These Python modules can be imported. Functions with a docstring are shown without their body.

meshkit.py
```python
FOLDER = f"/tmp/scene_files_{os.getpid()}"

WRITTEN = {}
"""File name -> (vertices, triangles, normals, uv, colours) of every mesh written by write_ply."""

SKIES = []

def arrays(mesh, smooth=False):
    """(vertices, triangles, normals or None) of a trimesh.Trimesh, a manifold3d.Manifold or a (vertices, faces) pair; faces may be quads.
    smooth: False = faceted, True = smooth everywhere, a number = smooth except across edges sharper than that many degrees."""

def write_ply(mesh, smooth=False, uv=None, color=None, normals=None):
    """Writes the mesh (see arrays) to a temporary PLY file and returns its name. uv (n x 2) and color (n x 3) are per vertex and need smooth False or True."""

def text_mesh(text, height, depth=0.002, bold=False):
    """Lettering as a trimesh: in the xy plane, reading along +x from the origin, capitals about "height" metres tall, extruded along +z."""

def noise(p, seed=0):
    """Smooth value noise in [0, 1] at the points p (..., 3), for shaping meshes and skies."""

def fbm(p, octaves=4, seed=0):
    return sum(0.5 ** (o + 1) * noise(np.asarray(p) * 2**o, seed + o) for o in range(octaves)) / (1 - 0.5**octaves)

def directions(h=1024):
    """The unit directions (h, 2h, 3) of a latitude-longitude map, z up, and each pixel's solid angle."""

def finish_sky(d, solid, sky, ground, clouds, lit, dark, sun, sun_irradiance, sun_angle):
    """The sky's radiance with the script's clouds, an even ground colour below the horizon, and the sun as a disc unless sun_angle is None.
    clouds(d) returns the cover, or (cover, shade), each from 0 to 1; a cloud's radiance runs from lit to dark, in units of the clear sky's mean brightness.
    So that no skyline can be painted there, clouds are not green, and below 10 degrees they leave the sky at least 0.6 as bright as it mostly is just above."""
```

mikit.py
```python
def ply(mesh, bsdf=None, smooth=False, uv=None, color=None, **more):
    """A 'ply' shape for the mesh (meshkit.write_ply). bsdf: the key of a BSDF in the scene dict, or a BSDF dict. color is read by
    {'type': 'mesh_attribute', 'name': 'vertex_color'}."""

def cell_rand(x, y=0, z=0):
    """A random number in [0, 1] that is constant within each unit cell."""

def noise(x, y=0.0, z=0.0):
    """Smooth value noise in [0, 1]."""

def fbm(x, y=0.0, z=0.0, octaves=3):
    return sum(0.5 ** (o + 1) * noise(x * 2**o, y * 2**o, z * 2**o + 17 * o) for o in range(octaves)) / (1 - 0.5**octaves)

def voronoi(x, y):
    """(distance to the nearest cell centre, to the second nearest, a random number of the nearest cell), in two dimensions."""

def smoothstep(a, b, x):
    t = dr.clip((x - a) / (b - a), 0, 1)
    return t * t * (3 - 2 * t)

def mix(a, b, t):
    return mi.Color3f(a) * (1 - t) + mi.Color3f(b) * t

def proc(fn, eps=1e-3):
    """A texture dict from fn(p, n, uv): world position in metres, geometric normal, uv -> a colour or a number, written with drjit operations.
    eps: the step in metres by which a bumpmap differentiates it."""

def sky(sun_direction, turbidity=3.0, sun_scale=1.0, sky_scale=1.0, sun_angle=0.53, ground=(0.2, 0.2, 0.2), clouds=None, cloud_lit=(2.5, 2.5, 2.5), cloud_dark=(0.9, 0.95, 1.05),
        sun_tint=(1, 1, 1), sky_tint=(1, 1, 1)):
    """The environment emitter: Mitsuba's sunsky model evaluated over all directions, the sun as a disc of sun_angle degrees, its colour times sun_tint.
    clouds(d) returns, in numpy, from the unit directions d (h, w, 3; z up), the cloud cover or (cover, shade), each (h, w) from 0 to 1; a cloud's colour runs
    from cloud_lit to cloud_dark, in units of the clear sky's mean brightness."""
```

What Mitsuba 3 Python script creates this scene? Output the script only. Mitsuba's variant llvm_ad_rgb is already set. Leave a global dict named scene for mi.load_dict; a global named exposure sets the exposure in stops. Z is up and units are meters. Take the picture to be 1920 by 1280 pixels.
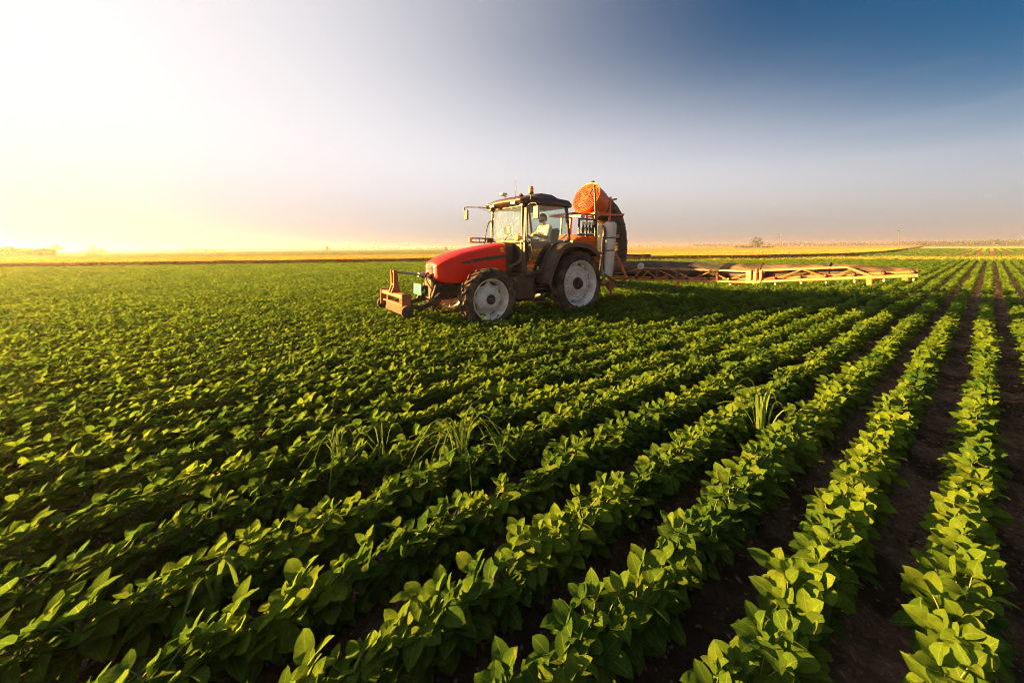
import math, numpy as np, trimesh, mitsuba as mi, drjit as dr, mikit, meshkit
import manifold3d as m3
from mikit import proc, noise, fbm, voronoi, cell_rand, smoothstep, mix

# ------------------------------------------------------------------ camera, sky, exposure
T = mi.ScalarTransform4f
scene, labels = {}, {}
FPX, PITCH, ROLL, CAMH, CY = 671.32, 0.0090, -0.0077, 1.614, 471.18      # in pixels of the 1920 x 1280 photograph; CY: row of the optical axis (verticals are upright, so the lens is shifted)
_F = np.array([0, math.cos(PITCH), -math.sin(PITCH)]); _X = np.array([1.0, 0, 0]); _U = np.cross(_X, _F)
CR = math.cos(ROLL) * _X + math.sin(ROLL) * _U
CU = -math.sin(ROLL) * _X + math.cos(ROLL) * _U
CAM = np.array([0, 0, CAMH])
scene['camera'] = {'type': 'perspective', 'fov': math.degrees(2 * math.atan(960 / FPX)), 'fov_axis': 'x', 'principal_point_offset_y': (640 - CY) / 1280, 'near_clip': 0.05, 'far_clip': 5000.0,
                   'to_world': T().look_at(origin=CAM.tolist(), target=(CAM + _F).tolist(), up=CU.tolist())}
SUN_AZ, SUN_EL = math.radians(-89.0), math.radians(12.5)
SUN = np.array([math.sin(SUN_AZ) * math.cos(SUN_EL), math.cos(SUN_AZ) * math.cos(SUN_EL), math.sin(SUN_EL)])


def sstep(a, b, x):
    t = np.clip((x - a) / (b - a), 0, 1)
    return t * t * (3 - 2 * t)


def evening_haze(d):
    """Bright warm haze round the low sun that thins into clear blue away from it, and a pinkish band of haze along the horizon."""
    ang = np.degrees(np.arccos(np.clip(d @ SUN, -1, 1)))
    elev = np.degrees(np.arcsin(np.clip(d[..., 2], -1, 1)))
    n = meshkit.fbm(d * np.array([1.6, 1.6, 9.0]), 4, 5) - 0.5
    wisp = meshkit.fbm(np.stack([d[..., 0] * 4, d[..., 1] * 4, d[..., 2] * 26], -1) + 3, 4, 9)
    glow = 1 - sstep(27, 115, ang + 4 * n)
    width = 9.6 + 10.2 * (1 - sstep(94, 148, ang)) + 6 * (1 - sstep(40, 112, ang))
    band = np.exp(-(np.maximum(elev, 0) / width) ** 2.7) * np.clip(0.98 + 0.15 * n, 0, 1)
    veil = 0.06 * sstep(0.5, 0.8, wisp) * np.exp(-((elev - 9) / 9) ** 2)
    cover = 1 - (1 - glow) * (1 - band) * (1 - veil)
    shade = (0.6 + 0.4 * sstep(38, 105, ang + 3 * n)) * np.exp(-(np.maximum(elev, 0) / 8.5) ** 2)
    return cover, shade


scene['sky_light'] = mikit.sky(SUN.tolist(), turbidity=3, sun_scale=5.6, sky_scale=1.0, sun_angle=0.9, ground=(0.08, 0.08, 0.04), clouds=evening_haze,
                               cloud_lit=(9.4, 9.1, 9.35), cloud_dark=(4.7, 4.3, 4.0), sun_tint=(1.0, 0.79, 0.45), sky_tint=(0.030, 0.245, 0.43))
exposure = 2.9

rng = np.random.default_rng(7)
ALPHA, TX, TY = 0.9290, 1.0565, 9.1754
HEAD = np.array([-math.sin(ALPHA), -math.cos(ALPHA), 0]); LEFT = np.array([math.cos(ALPHA), -math.sin(ALPHA), 0]); ROWD = -HEAD
MT = np.eye(4); MT[:3, 0], MT[:3, 1], MT[:3, 3] = HEAD, LEFT, [TX, TY, 0]      # tractor frame: x forward, y to its left, z up, below the rear axle


def pix(p):
    d = np.asarray(p, float) - CAM
    z = d @ _F
    return np.stack([960 + FPX * (d @ CR) / z, CY - FPX * (d @ CU) / z, z], -1)


# ------------------------------------------------------------------ materials
def rgb(*c):
    return {'type': 'rgb', 'value': list(c)}


def mat(name, base, rough=0.5, metal=0.0, spec=0.5, coat=0.0, two=True, **more):
    b = {'type': 'principled', 'base_color': rgb(*base) if isinstance(base, tuple) else base, 'roughness': rough, 'metallic': metal, 'specular': spec, **more}
    if coat:
        b['clearcoat'] = coat; b['clearcoat_gloss'] = 0.85
    scene[name] = {'type': 'twosided', 'bsdf': b} if two else b
    return name


def dusty(base, dust=(0.20, 0.14, 0.085), amount=0.6, top=1.4, scale=5.0):
    """Paint with dried dust: more of it low down, in blotches."""
    def fn(p, n, uv):
        b = fbm(p.x * scale, p.y * scale, p.z * scale, 4)
        s = fbm(p.x * 31, p.y * 31, p.z * 9, 2)
        k = smoothstep(0.30, 0.75, b * 0.75 + s * 0.25) * (0.35 + 0.65 * smoothstep(top, 0.2, p.z)) * amount
        return mix(base, dust, k)
    return proc(fn)


mat('red_paint', dusty((0.64, 0.010, 0.003), (0.36, 0.05, 0.02), 0.22, 1.5), 0.42, spec=0.3, coat=0.15)
mat('black_plastic', dusty((0.022, 0.018, 0.017), amount=0.45), 0.5)
mat('brown_plastic', dusty((0.034, 0.020, 0.018), (0.11, 0.07, 0.05), 0.4, 4.0), 0.45)
mat('cast_iron', dusty((0.020, 0.019, 0.019), (0.13, 0.09, 0.06), 0.7), 0.6, metal=0.2)
mat('tyre_rubber', dusty((0.022, 0.021, 0.021), (0.17, 0.12, 0.075), 0.75, 1.9, 6.0), 0.85, spec=0.25)
mat('wheel_grey', dusty((0.60, 0.61, 0.60), (0.26, 0.19, 0.12), 0.8, 1.5, 7.0), 0.4)
mat('orange_paint', dusty((0.52, 0.100, 0.012), (0.20, 0.075, 0.03), 0.75, 3.6), 0.42, coat=0.2)
mat('boom_paint', dusty((0.31, 0.100, 0.028), (0.20, 0.11, 0.06), 0.5, 2.0), 0.42)
mat('rust_paint', dusty((0.27, 0.065, 0.026), (0.26, 0.14, 0.08), 0.7, 1.6), 0.55)
mat('steel', (0.42, 0.40, 0.38), 0.35, metal=0.9)
mat('chrome', (0.9, 0.9, 0.88), 0.12, metal=1.0)
mat('white_plastic', dusty((0.46, 0.45, 0.40), (0.26, 0.21, 0.15), 0.6, 2.8, 4.0), 0.5)
mat('level_tube', (0.55, 0.46, 0.20), 0.3)
mat('green_plate', (0.015, 0.36, 0.22), 0.4)
mat('blue_plate', (0.02, 0.05, 0.45), 0.4)
mat('amber_plastic', (0.70, 0.17, 0.008), 0.2, coat=1.0)
mat('lamp_glass', (0.92, 0.90, 0.84), 0.15, coat=1.0)
mat('yellow_sticker', (0.75, 0.58, 0.03), 0.5)
mat('green_sticker', (0.25, 0.55, 0.05), 0.5)
mat('seat_cloth', (0.025, 0.025, 0.028), 0.8)
mat('skin', (0.30, 0.15, 0.09), 0.5)
mat('hair', (0.012, 0.009, 0.007), 0.6)
mat('shirt_cloth', proc(lambda p, n, uv: mix((0.62, 0.60, 0.53), (0.74, 0.72, 0.66), fbm(p.x * 20, p.y * 20, p.z * 20, 2))), 0.85, spec=0.1)
mat('trouser_cloth', (0.03, 0.035, 0.05), 0.85, spec=0.1)
mat('eye_white', (0.7, 0.68, 0.64), 0.2)
mat('lip', (0.32, 0.10, 0.08), 0.5)


def sleeve_colour(p, n, uv):
    w = fbm(p.x * 4, p.y * 4, p.z * 11, 4)
    return mix((0.030, 0.022, 0.017), (0.10, 0.066, 0.040), smoothstep(0.4, 0.75, w))


mat('sleeve_fabric', proc(sleeve_colour), 0.62, spec=0.35)
scene['cab_glass'] = {'type': 'thindielectric', 'int_ior': 1.5, 'specular_transmittance': rgb(0.74, 0.88, 0.86)}
scene['dusty_glass'] = {'type': 'blendbsdf', 'weight': 0.07,
                        'b0': {'type': 'thindielectric', 'int_ior': 1.5, 'specular_transmittance': rgb(0.80, 0.90, 0.86)},
                        'b1': {'type': 'twosided', 'bsdf': {'type': 'diffuse', 'reflectance': rgb(0.42, 0.52, 0.52)}}}


def leaf_colour(p, n, uv):
    """Soybean leaf: green that varies from plant to plant, paler along the midrib and the side veins (uv: x across -1..1, y along 0..1)."""
    v = fbm(p.x * 2.3, p.y * 2.3, p.z * 2.3, 3)
    c = mix((0.038, 0.093, 0.014), (0.104, 0.178, 0.016), smoothstep(0.3, 0.7, v))
    c = mix(c, (0.15, 0.21, 0.022), 0.55 * smoothstep(0.58, 0.8, noise(p.x * 13, p.y * 13, p.z * 13)))
    x = dr.abs(uv.x)
    side = dr.abs((uv.y * 8.0 - x * 2.4) - dr.floor(uv.y * 8.0 - x * 2.4) - 0.5)
    vein = dr.maximum(smoothstep(0.10, 0.02, x), 0.55 * smoothstep(0.10, 0.0, side) * smoothstep(1.0, 0.6, x))
    c = mix(c, (0.19, 0.17, 0.03), 0.7 * smoothstep(0.80, 0.93, noise(p.x * 45, p.y * 45, p.z * 45)) * smoothstep(0.45, 0.7, noise(p.x * 3, p.y * 3, 5)))
    c = c * (0.82 + 0.36 * noise(p.x * 90, p.y * 90, p.z * 90))
    return mix(c, (0.17, 0.23, 0.055), 0.62 * vein)


scene['leaf'] = {'type': 'principledthin', 'base_color': proc(leaf_colour), 'roughness': 0.36, 'diff_trans': 1.1, 'spec_trans': 0.0, 'eta': 1.5}
scene['far_leaf'] = {'type': 'principledthin', 'base_color': proc(lambda p, n, uv: mix(mix((0.038, 0.093, 0.014), (0.104, 0.178, 0.016), smoothstep(0.3, 0.7, fbm(p.x * 2.3, p.y * 2.3, p.z * 2.3, 3))),
                     (0.15, 0.21, 0.022), 0.55 * smoothstep(0.58, 0.8, noise(p.x * 13, p.y * 13, p.z * 13)))), 'roughness': 0.36, 'diff_trans': 1.1, 'spec_trans': 0.0, 'eta': 1.5}
mat('stem_green', (0.10, 0.13, 0.035), 0.6)
scene['grass_leaf'] = {'type': 'principledthin', 'base_color': proc(lambda p, n, uv: mix((0.075, 0.145, 0.022), (0.14, 0.21, 0.04), fbm(p.x * 7, p.y * 7, p.z * 4, 3))), 'roughness': 0.4, 'diff_trans': 0.8, 'spec_trans': 0.0, 'eta': 1.4}
mat('dry_grass', (0.30, 0.22, 0.12), 0.8, spec=0.1)


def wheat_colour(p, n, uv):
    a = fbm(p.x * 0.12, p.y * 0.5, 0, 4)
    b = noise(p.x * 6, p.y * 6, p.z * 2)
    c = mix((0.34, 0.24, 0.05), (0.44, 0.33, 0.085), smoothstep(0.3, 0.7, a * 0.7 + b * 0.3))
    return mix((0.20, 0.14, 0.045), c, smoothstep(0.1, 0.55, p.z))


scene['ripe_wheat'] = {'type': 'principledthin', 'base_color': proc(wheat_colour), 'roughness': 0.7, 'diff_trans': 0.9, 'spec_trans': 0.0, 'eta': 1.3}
mat('yellow_grass', proc(lambda p, n, uv: mix((0.07, 0.11, 0.02), (0.17, 0.155, 0.03), smoothstep(0.35, 0.65, fbm(p.x * 0.5, p.y * 0.5, 0, 4)))), 0.8, spec=0.1)


def soil_colour(p, n, uv):
    k = fbm(p.x * 4, p.y * 4, p.z * 4, 4)
    c = mix((0.030, 0.019, 0.013), (0.105, 0.068, 0.048), smoothstep(0.3, 0.72, k))
    f1, f2, w = voronoi(p.x * 38 + 2 * noise(p.x * 30, p.y * 30), p.y * 38)
    c = c * (0.7 + 0.6 * w) * (0.75 + 0.25 * smoothstep(0.0, 0.3, f2 - f1))
    return mix(c, (0.22, 0.155, 0.11), 0.7 * smoothstep(0.74, 0.9, noise(p.x * 55, p.y * 55, p.z * 55)))


mat('dark_soil', proc(soil_colour), 0.95, spec=0.1)


def far_ground(p, n, uv):
    """Bare brown earth near, a patchwork of distant fields far away."""
    k = fbm(p.x * 0.4, p.y * 0.4, 0, 4)
    near = mix((0.07, 0.048, 0.03), (0.12, 0.08, 0.05), k)
    strip = cell_rand(p.x / 190.0 + 0.4 * dr.sin(p.y / 900.0), p.y / 150.0)
    far = mix(mix((0.05, 0.075, 0.02), (0.085, 0.11, 0.025), k), (0.24, 0.18, 0.05), smoothstep(0.6, 0.62, strip))
    return mix(near, far, smoothstep(140.0, 170.0, dr.sqrt(p.x * p.x + p.y * p.y)))


mat('earth', proc(far_ground), 0.95, spec=0.1)
mat('green_crop', proc(lambda p, n, uv: mix((0.055, 0.085, 0.012), (0.13, 0.14, 0.02), smoothstep(0.3, 0.7, 0.6 * fbm(p.x * 0.15, p.y * 0.4, 0, 3) + 0.4 * noise(p.x * 2, p.y * 2, 0)))), 0.9, spec=0.1)
mat('tree_leaf', proc(lambda p, n, uv: mix((0.022, 0.036, 0.012), (0.05, 0.065, 0.02), fbm(p.x, p.y, p.z, 3))), 0.8, spec=0.1)
mat('bark', (0.06, 0.045, 0.035), 0.9)
mat('far_woods', proc(lambda p, n, uv: mix((0.03, 0.045, 0.025), (0.06, 0.075, 0.04), fbm(p.x * 0.05, p.y * 0.05, p.z * 0.2, 3))), 0.9, spec=0.1)
mat('pole_wood', (0.10, 0.08, 0.06), 0.8)
mat('white_wall', (0.6, 0.57, 0.5), 0.8)
mat('roof_tile', (0.25, 0.10, 0.06), 0.8)


# ------------------------------------------------------------------ mesh helpers
def mesh_of(v, f):
    return trimesh.Trimesh(np.asarray(v, float), np.asarray(f, int), process=False)


def join(*ms):
    ms = [m for g in ms for m in (g if isinstance(g, (list, tuple)) else [g])]
    return trimesh.util.concatenate(ms) if len(ms) > 1 else ms[0]


def box(x0, x1, y0, y1, z0, z1, bev=0.012):
    b = min(bev, (x1 - x0) / 2.5, (y1 - y0) / 2.5, (z1 - z0) / 2.5)
    pts = []
    for sx in (0, 1):
        for sy in (0, 1):
            for sz in (0, 1):
                c = np.array([(x0, x1)[sx], (y0, y1)[sy], (z0, z1)[sz]]); s = np.array([1 - 2 * sx, 1 - 2 * sy, 1 - 2 * sz])
                for k in range(3):
                    o = s * b; o[k] = 0
                    pts.append(c + o)
    return trimesh.convex.convex_hull(np.array(pts))


def tube(pts, r, n=10, caps=True):
    p = np.asarray(pts, float); r = np.broadcast_to(r, (len(p),))
    t = np.gradient(p, axis=0); t /= np.linalg.norm(t, axis=1, keepdims=True) + 1e-12
    up = np.array([0, 0, 1.0]) if abs(t[:, 2]).max() < 0.95 else (np.array([1.0, 0, 0]) if abs(t[:, 0]).max() < 0.95 else np.array([0, 1.0, 0.01]))
    a = np.cross(t, up); a /= np.linalg.norm(a, axis=1, keepdims=True) + 1e-12
    b = np.cross(t, a); th = np.arange(n) * 2 * np.pi / n
    v = (p[:, None] + r[:, None, None] * (np.cos(th)[None, :, None] * a[:, None] + np.sin(th)[None, :, None] * b[:, None])).reshape(-1, 3)
    f = []
    for i in range(len(p) - 1):
        for j in range(n):
            k = (j + 1) % n
            f += [[i * n + j, (i + 1) * n + k, i * n + k], [i * n + j, (i + 1) * n + j, (i + 1) * n + k]]
    if caps:
        v = np.vstack([v, p[0], p[-1]]); c0, c1 = len(v) - 2, len(v) - 1; e = (len(p) - 1) * n
        for j in range(n):
            k = (j + 1) % n
            f += [[c0, j, k], [c1, e + k, e + j]]
    m = mesh_of(v, f)
    m.fix_normals() if n < 5 else None
    return m


def bend(pts, k=6):
    """A smooth curve through the points (Catmull-Rom)."""
    p = np.asarray(pts, float); q = np.vstack([2 * p[0] - p[1], p, 2 * p[-1] - p[-2]]); out = []
    for i in range(1, len(q) - 2):
        for t in np.linspace(0, 1, k, endpoint=False):
            a, b, c, d = q[i - 1:i + 3]
            out.append(0.5 * (2 * b + (c - a) * t + (2 * a - 5 * b + 4 * c - d) * t * t + (3 * b - a - 3 * c + d) * t ** 3))
    return np.array(out + [p[-1]])


def beam(a, b, w, h=None, up=(0, 0, 1)):
    """A square bar from a to b."""
    a, b = np.array(a, float), np.array(b, float); h = h or w
    t = (b - a) / np.linalg.norm(b - a); s = np.cross(t, up)
    if np.linalg.norm(s) < 1e-3:
        s = np.cross(t, [1, 0, 0])
    s /= np.linalg.norm(s); u = np.cross(s, t)
    return trimesh.convex.convex_hull(np.array([e + i * s * w / 2 + j * u * h / 2 for e in (a, b) for i, j in ((-1, -.8), (-1, .8), (1, -.8), (1, .8), (-.8, -1), (-.8, 1), (.8, -1), (.8, 1))]))


def lathe(prof, n=40, axis='y', center=(0, 0, 0)):
    """Profile (radius, height) spun round an axis."""
    pr = np.asarray(prof, float); th = np.arange(n) * 2 * np.pi / n
    ring = np.stack([np.cos(th), np.sin(th)], 1)
    v = np.concatenate([np.column_stack([ring * r, np.full(n, h)]) for r, h in pr])
    f = []
    for i in range(len(pr) - 1):
        for j in range(n):
            k = (j + 1) % n
            f += [[i * n + j, i * n + k, (i + 1) * n + k], [i * n + j, (i + 1) * n + k, (i + 1) * n + j]]
    if axis == 'y':
        v = np.column_stack([v[:, 1], v[:, 2], v[:, 0]])
    elif axis == 'x':
        v = np.column_stack([v[:, 2], v[:, 0], v[:, 1]])
    return mesh_of(v + np.array(center), f)


def prism(poly, y0, y1, axis='y'):
    """Polygon in (x, z) extruded along y (or (x, y) along z, (y, z) along x)."""
    from shapely.geometry import Polygon
    m = trimesh.creation.extrude_polygon(Polygon(poly), y1 - y0, engine='earcut')
    v = m.vertices.copy(); v[:, 2] += y0
    v = {'y': v[:, [0, 2, 1]], 'z': v, 'x': v[:, [2, 0, 1]]}[axis]
    f = m.faces[:, ::-1] if axis == 'y' else m.faces
    return mesh_of(v, f)


def loft(sections, caps=True):
    s = np.asarray(sections, float); m, n = s.shape[:2]
    v = s.reshape(-1, 3); f = []
    for i in range(m - 1):
        for j in range(n):
            k = (j + 1) % n
            f += [[i * n + j, i * n + k, (i + 1) * n + k], [i * n + j, (i + 1) * n + k, (i + 1) * n + j]]
    if caps:
        v = np.vstack([v, s[0].mean(0), s[-1].mean(0)]); a = len(v) - 2
        for j in range(n):
            k = (j + 1) % n
            f += [[a, k, j], [a + 1, (m - 1) * n + j, (m - 1) * n + k]]
    out = mesh_of(v, f)
    out.fix_normals()
    return out


def sph(c, r, sub=2):
    m = trimesh.creation.icosphere(sub, 1.0); m.apply_scale(np.broadcast_to(r, 3)); m.apply_translation(c)
    return m


def moved(m, M):
    m = m.copy(); m.apply_transform(M)
    return m


def mirror(m):
    m = m.copy(); v = m.vertices * np.array([1, -1, 1])
    return mesh_of(v, m.faces[:, ::-1])


def numbered(key):
    if key not in used:
        used[key] = 0
        return key
    used[key] += 1
    return f'{key}_{used[key]:03d}'


used = {}


def thing(name, label, category, group=None, kind=None):
    key = numbered(name)
    labels[key] = {'label': label, 'category': category}
    if group:
        labels[key]['group'] = group
    if kind:
        labels[key]['kind'] = kind
    return key


def shaped(v):
    """The machine's upper half is taller and reaches further back than it was first laid out: cab, roof and fan grow with the height."""
    v = np.array(v, float); x, z = v[:, 0].copy(), v[:, 2].copy()
    v[:, 0] = x - (.035 + .06 * (1.47 - x)) * np.clip((z - .9) / 1.55, 0, 1.3)
    v[:, 2] = z + .100 * np.maximum(z - 1.45, 0)
    return v


def part(parent, name, mesh, m, smooth=35, M=MT, label=None, grow=None, **more):
    """One entry parent__name, its mesh moved by M into the world."""
    key = numbered(f'{parent}__{name}')
    mesh = join(mesh)
    if M is MT if grow is None else grow:
        mesh = mesh_of(shaped(mesh.vertices), mesh.faces)
    scene[key] = mikit.ply(moved(mesh, M), m, smooth=smooth, **more)
    if label:
        labels[key] = {'label': label}
    return key


# ------------------------------------------------------------------ tractor
def lugs(R, w, n, depth, thick):
    out = []
    for side in (-1, 1):
        for i in range(n):
            t0 = 2 * np.pi * (i + (0.5 if side > 0 else 0)) / n
            st = [(0.02, 0.0, R), (0.45, 0.10, R - 0.002), (0.86, 0.20, R - 0.012), (1.04, 0.245, R - 0.055), (1.02, 0.26, R - 0.115)]
            secs = []
            for fr, dt, r in st:
                a = t0 + dt * 0.62 / R; hw = thick / 2 / R * (1.0 if fr < 1 else 1.2); y = side * fr * w / 2
                secs.append([[math.cos(a + s * hw * k) * rr, y, math.sin(a + s * hw * k) * rr] for s, rr, k in ((-1, r - depth, 1.25), (-1, r, 0.8), (1, r, 0.8), (1, r - depth, 1.25))])
            out.append(loft(secs))
    return out


def wheel(parent, name, x, y, R, rim, w, n_lug, rear, label=None):
    s = 1 if y > 0 else -1
    M = MT @ np.array([[1, 0, 0, x], [0, 1, 0, y], [0, 0, 1, R], [0, 0, 0, 1.0]])
    fl = (lambda m: m) if s > 0 else mirror
    Rc = R - 0.035
    if rear:
        disc = [(0.02, .02), (.20, .02), (.215, .012), (.40, .012), (.43, -.005), (.455, -.03)]
        lip = [(rim + .005, w / 2 - .035), (rim - .004, w / 2 - .015), (rim - .02, w / 2 - .02), (rim - .032, w / 2 - .05), (rim - .05, w / 2 - .09), (rim - .075, -.02), (rim - .06, -w / 2 + .06), (rim, -w / 2 + .03)]
        wavy = 12
    else:
        disc = [(0.02, .095), (.10, .095), (.16, .085), (.22, .06), (.27, .03), (.305, -.005)]
        lip = [(rim + .004, w / 2 - .03), (rim - .004, w / 2 - .012), (rim - .018, w / 2 - .016), (rim - .028, w / 2 - .04), (rim - .045, w / 2 - .08), (rim - .065, -.02), (rim - .05, -w / 2 + .06), (rim, -w / 2 + .03)]
        wavy = 8
    d = lathe(disc, 96)
    v = d.vertices; rr = np.hypot(v[:, 0], v[:, 2]); th = np.arctan2(v[:, 2], v[:, 0])
    k = 1 + np.where(rr > disc[-2][0] - 1e-6, (rr - disc[-3][0]) / (disc[-1][0] - disc[-3][0]), 0) * 0.07 * np.cos(wavy * th)
    v[:, 0] *= k; v[:, 2] *= k
    dent = join(d, *[moved(box(-.03, .03, -.02, .02, disc[-1][0] - .03, rim - .06, .008), trimesh.transformations.rotation_matrix(2 * np.pi * i / wavy, [0, 1, 0])) for i in range(wavy)])
    key = part(parent, name, fl(dent), 'wheel_grey', 40, M, label)
    prof = [(rim, -w * .40), (rim + .03, -w * .47), ((rim + Rc) / 2, -w * .52), (Rc - .05, -w * .48), (Rc - .012, -w * .38), (Rc, -w * .15), (Rc + .002, 0)]
    prof = prof + [(r, -h) for r, h in prof[-2::-1]]
    part(key, 'tyre', fl(join(lathe(prof, 72), *lugs(R, w, n_lug, .055, .055 if not rear else .055))), 'tyre_rubber', 40, M)
    part(key, 'rim', fl(lathe(lip, 72)), 'wheel_grey', 40, M)
    hub = [(0.001, .19), (.045, .188), (.055, .175), (.058, .12), (.095, .115), (.10, .09)] if not rear else [(0.001, .15), (.07, .148), (.085, .135), (.09, .06), (.14, .055), (.145, .02)]
    part(key, 'hub', fl(lathe(hub, 36)), 'cast_iron', 40, M)
    bolts = []
    for nb, rb, yb, sz in ([(8, .082, .118, .012)] if not rear else [(8, .115, .058, .014), (24, .33, .013, .011), (24, .405, .011, .008)]):
        for i in range(nb):
            a = 2 * np.pi * i / nb
            bolts.append(lathe([(sz, 0), (sz, .014), (.001, .016)], 6, 'y', (rb * math.cos(a), yb, rb * math.sin(a))))
    part(key, 'bolts', fl(join(*bolts)), 'cast_iron', False, M)
    return key


tr = thing('tractor', 'red farm tractor with dark roof and grey rims driving through the soybean rows', 'tractor')
WB, RF, RR = 2.511, 0.62, 0.768


def hood_sec(x, w, zt, zb, cr=0.12, taper=0.0):
    half = [(0, zt), (.45 * w, zt - .006), (.80 * w, zt - .035), (.95 * w, zt - cr * .75), (w, zt - cr), (w, zb + .06), (w * (.985 - taper), zb + .015), (w * (.93 - taper), zb)]
    return [[x + 0.03 * 0, y, z] for y, z in half] + [[x, -y, z] for y, z in half[:0:-1]]


hs = [hood_sec(1.77, .36, 1.715, 1.10, .10), hood_sec(2.1, .36, 1.675, 1.03, .10), hood_sec(2.45, .36, 1.62, .975, .10), hood_sec(2.80, .358, 1.555, .93, .095), hood_sec(3.05, .35, 1.49, .93, .09),
      hood_sec(3.19, .335, 1.44, .945, .085), hood_sec(3.27, .31, 1.40, .97, .08), hood_sec(3.325, .27, 1.355, 1.0, .07), hood_sec(3.345, .235, 1.325, 1.02, .06)]
part(tr, 'hood', loft(hs), 'red_paint', 28)
bk = [hood_sec(1.585, .366, 1.735, 1.10, .09), hood_sec(1.765, .366, 1.722, 1.095, .10)]
part(tr, 'hood_rear_panel', loft(bk), 'black_plastic', 28, label='black panel closing the rear of the hood')
for s in (1, -1):
    part(tr, 'hood_stripe', prism([(1.77, 1.405), (1.77, 1.475), (2.30, 1.43), (2.80, 1.352), (2.86, 1.325), (2.80, 1.312), (2.3, 1.36)], *sorted((s * .352, s * .366))), 'black_plastic', 20, label='tapered black stripe along the hood side')
    part(tr, 'hood_side_seam', join(prism([(2.60, 1.0), (2.608, 1.0), (2.668, 1.34), (2.66, 1.34)], *sorted((s * .355, s * .3612)))), 'black_plastic', False)
part(tr, 'hood_badge', prism([(1.83, 1.53), (1.90, 1.53), (1.90, 1.61), (1.83, 1.61)], .340, .3625), 'yellow_sticker', False, label='small yellow badge on the hood side')
part(tr, 'hood_badge', prism([(1.85, 1.545), (1.88, 1.545), (1.875, 1.595), (1.855, 1.595)], .362, .3645), 'black_plastic', False, label='small dark emblem on the yellow badge')
part(tr, 'front_badge', box(3.325, 3.352, -.13, .13, 1.295, 1.325, .008), 'chrome', 30, label='pale strip above the grille')
part(tr, 'grille', box(3.30, 3.352, -.095, .095, 1.03, 1.285, .008), 'black_plastic', 30, label='dark upright grille in the nose')
for i in range(9):
    part(f'{tr}__grille', 'slat', box(3.345, 3.362, -.088, .088, 1.05 + i * .026, 1.058 + i * .026, .003), 'brown_plastic', False)
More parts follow.
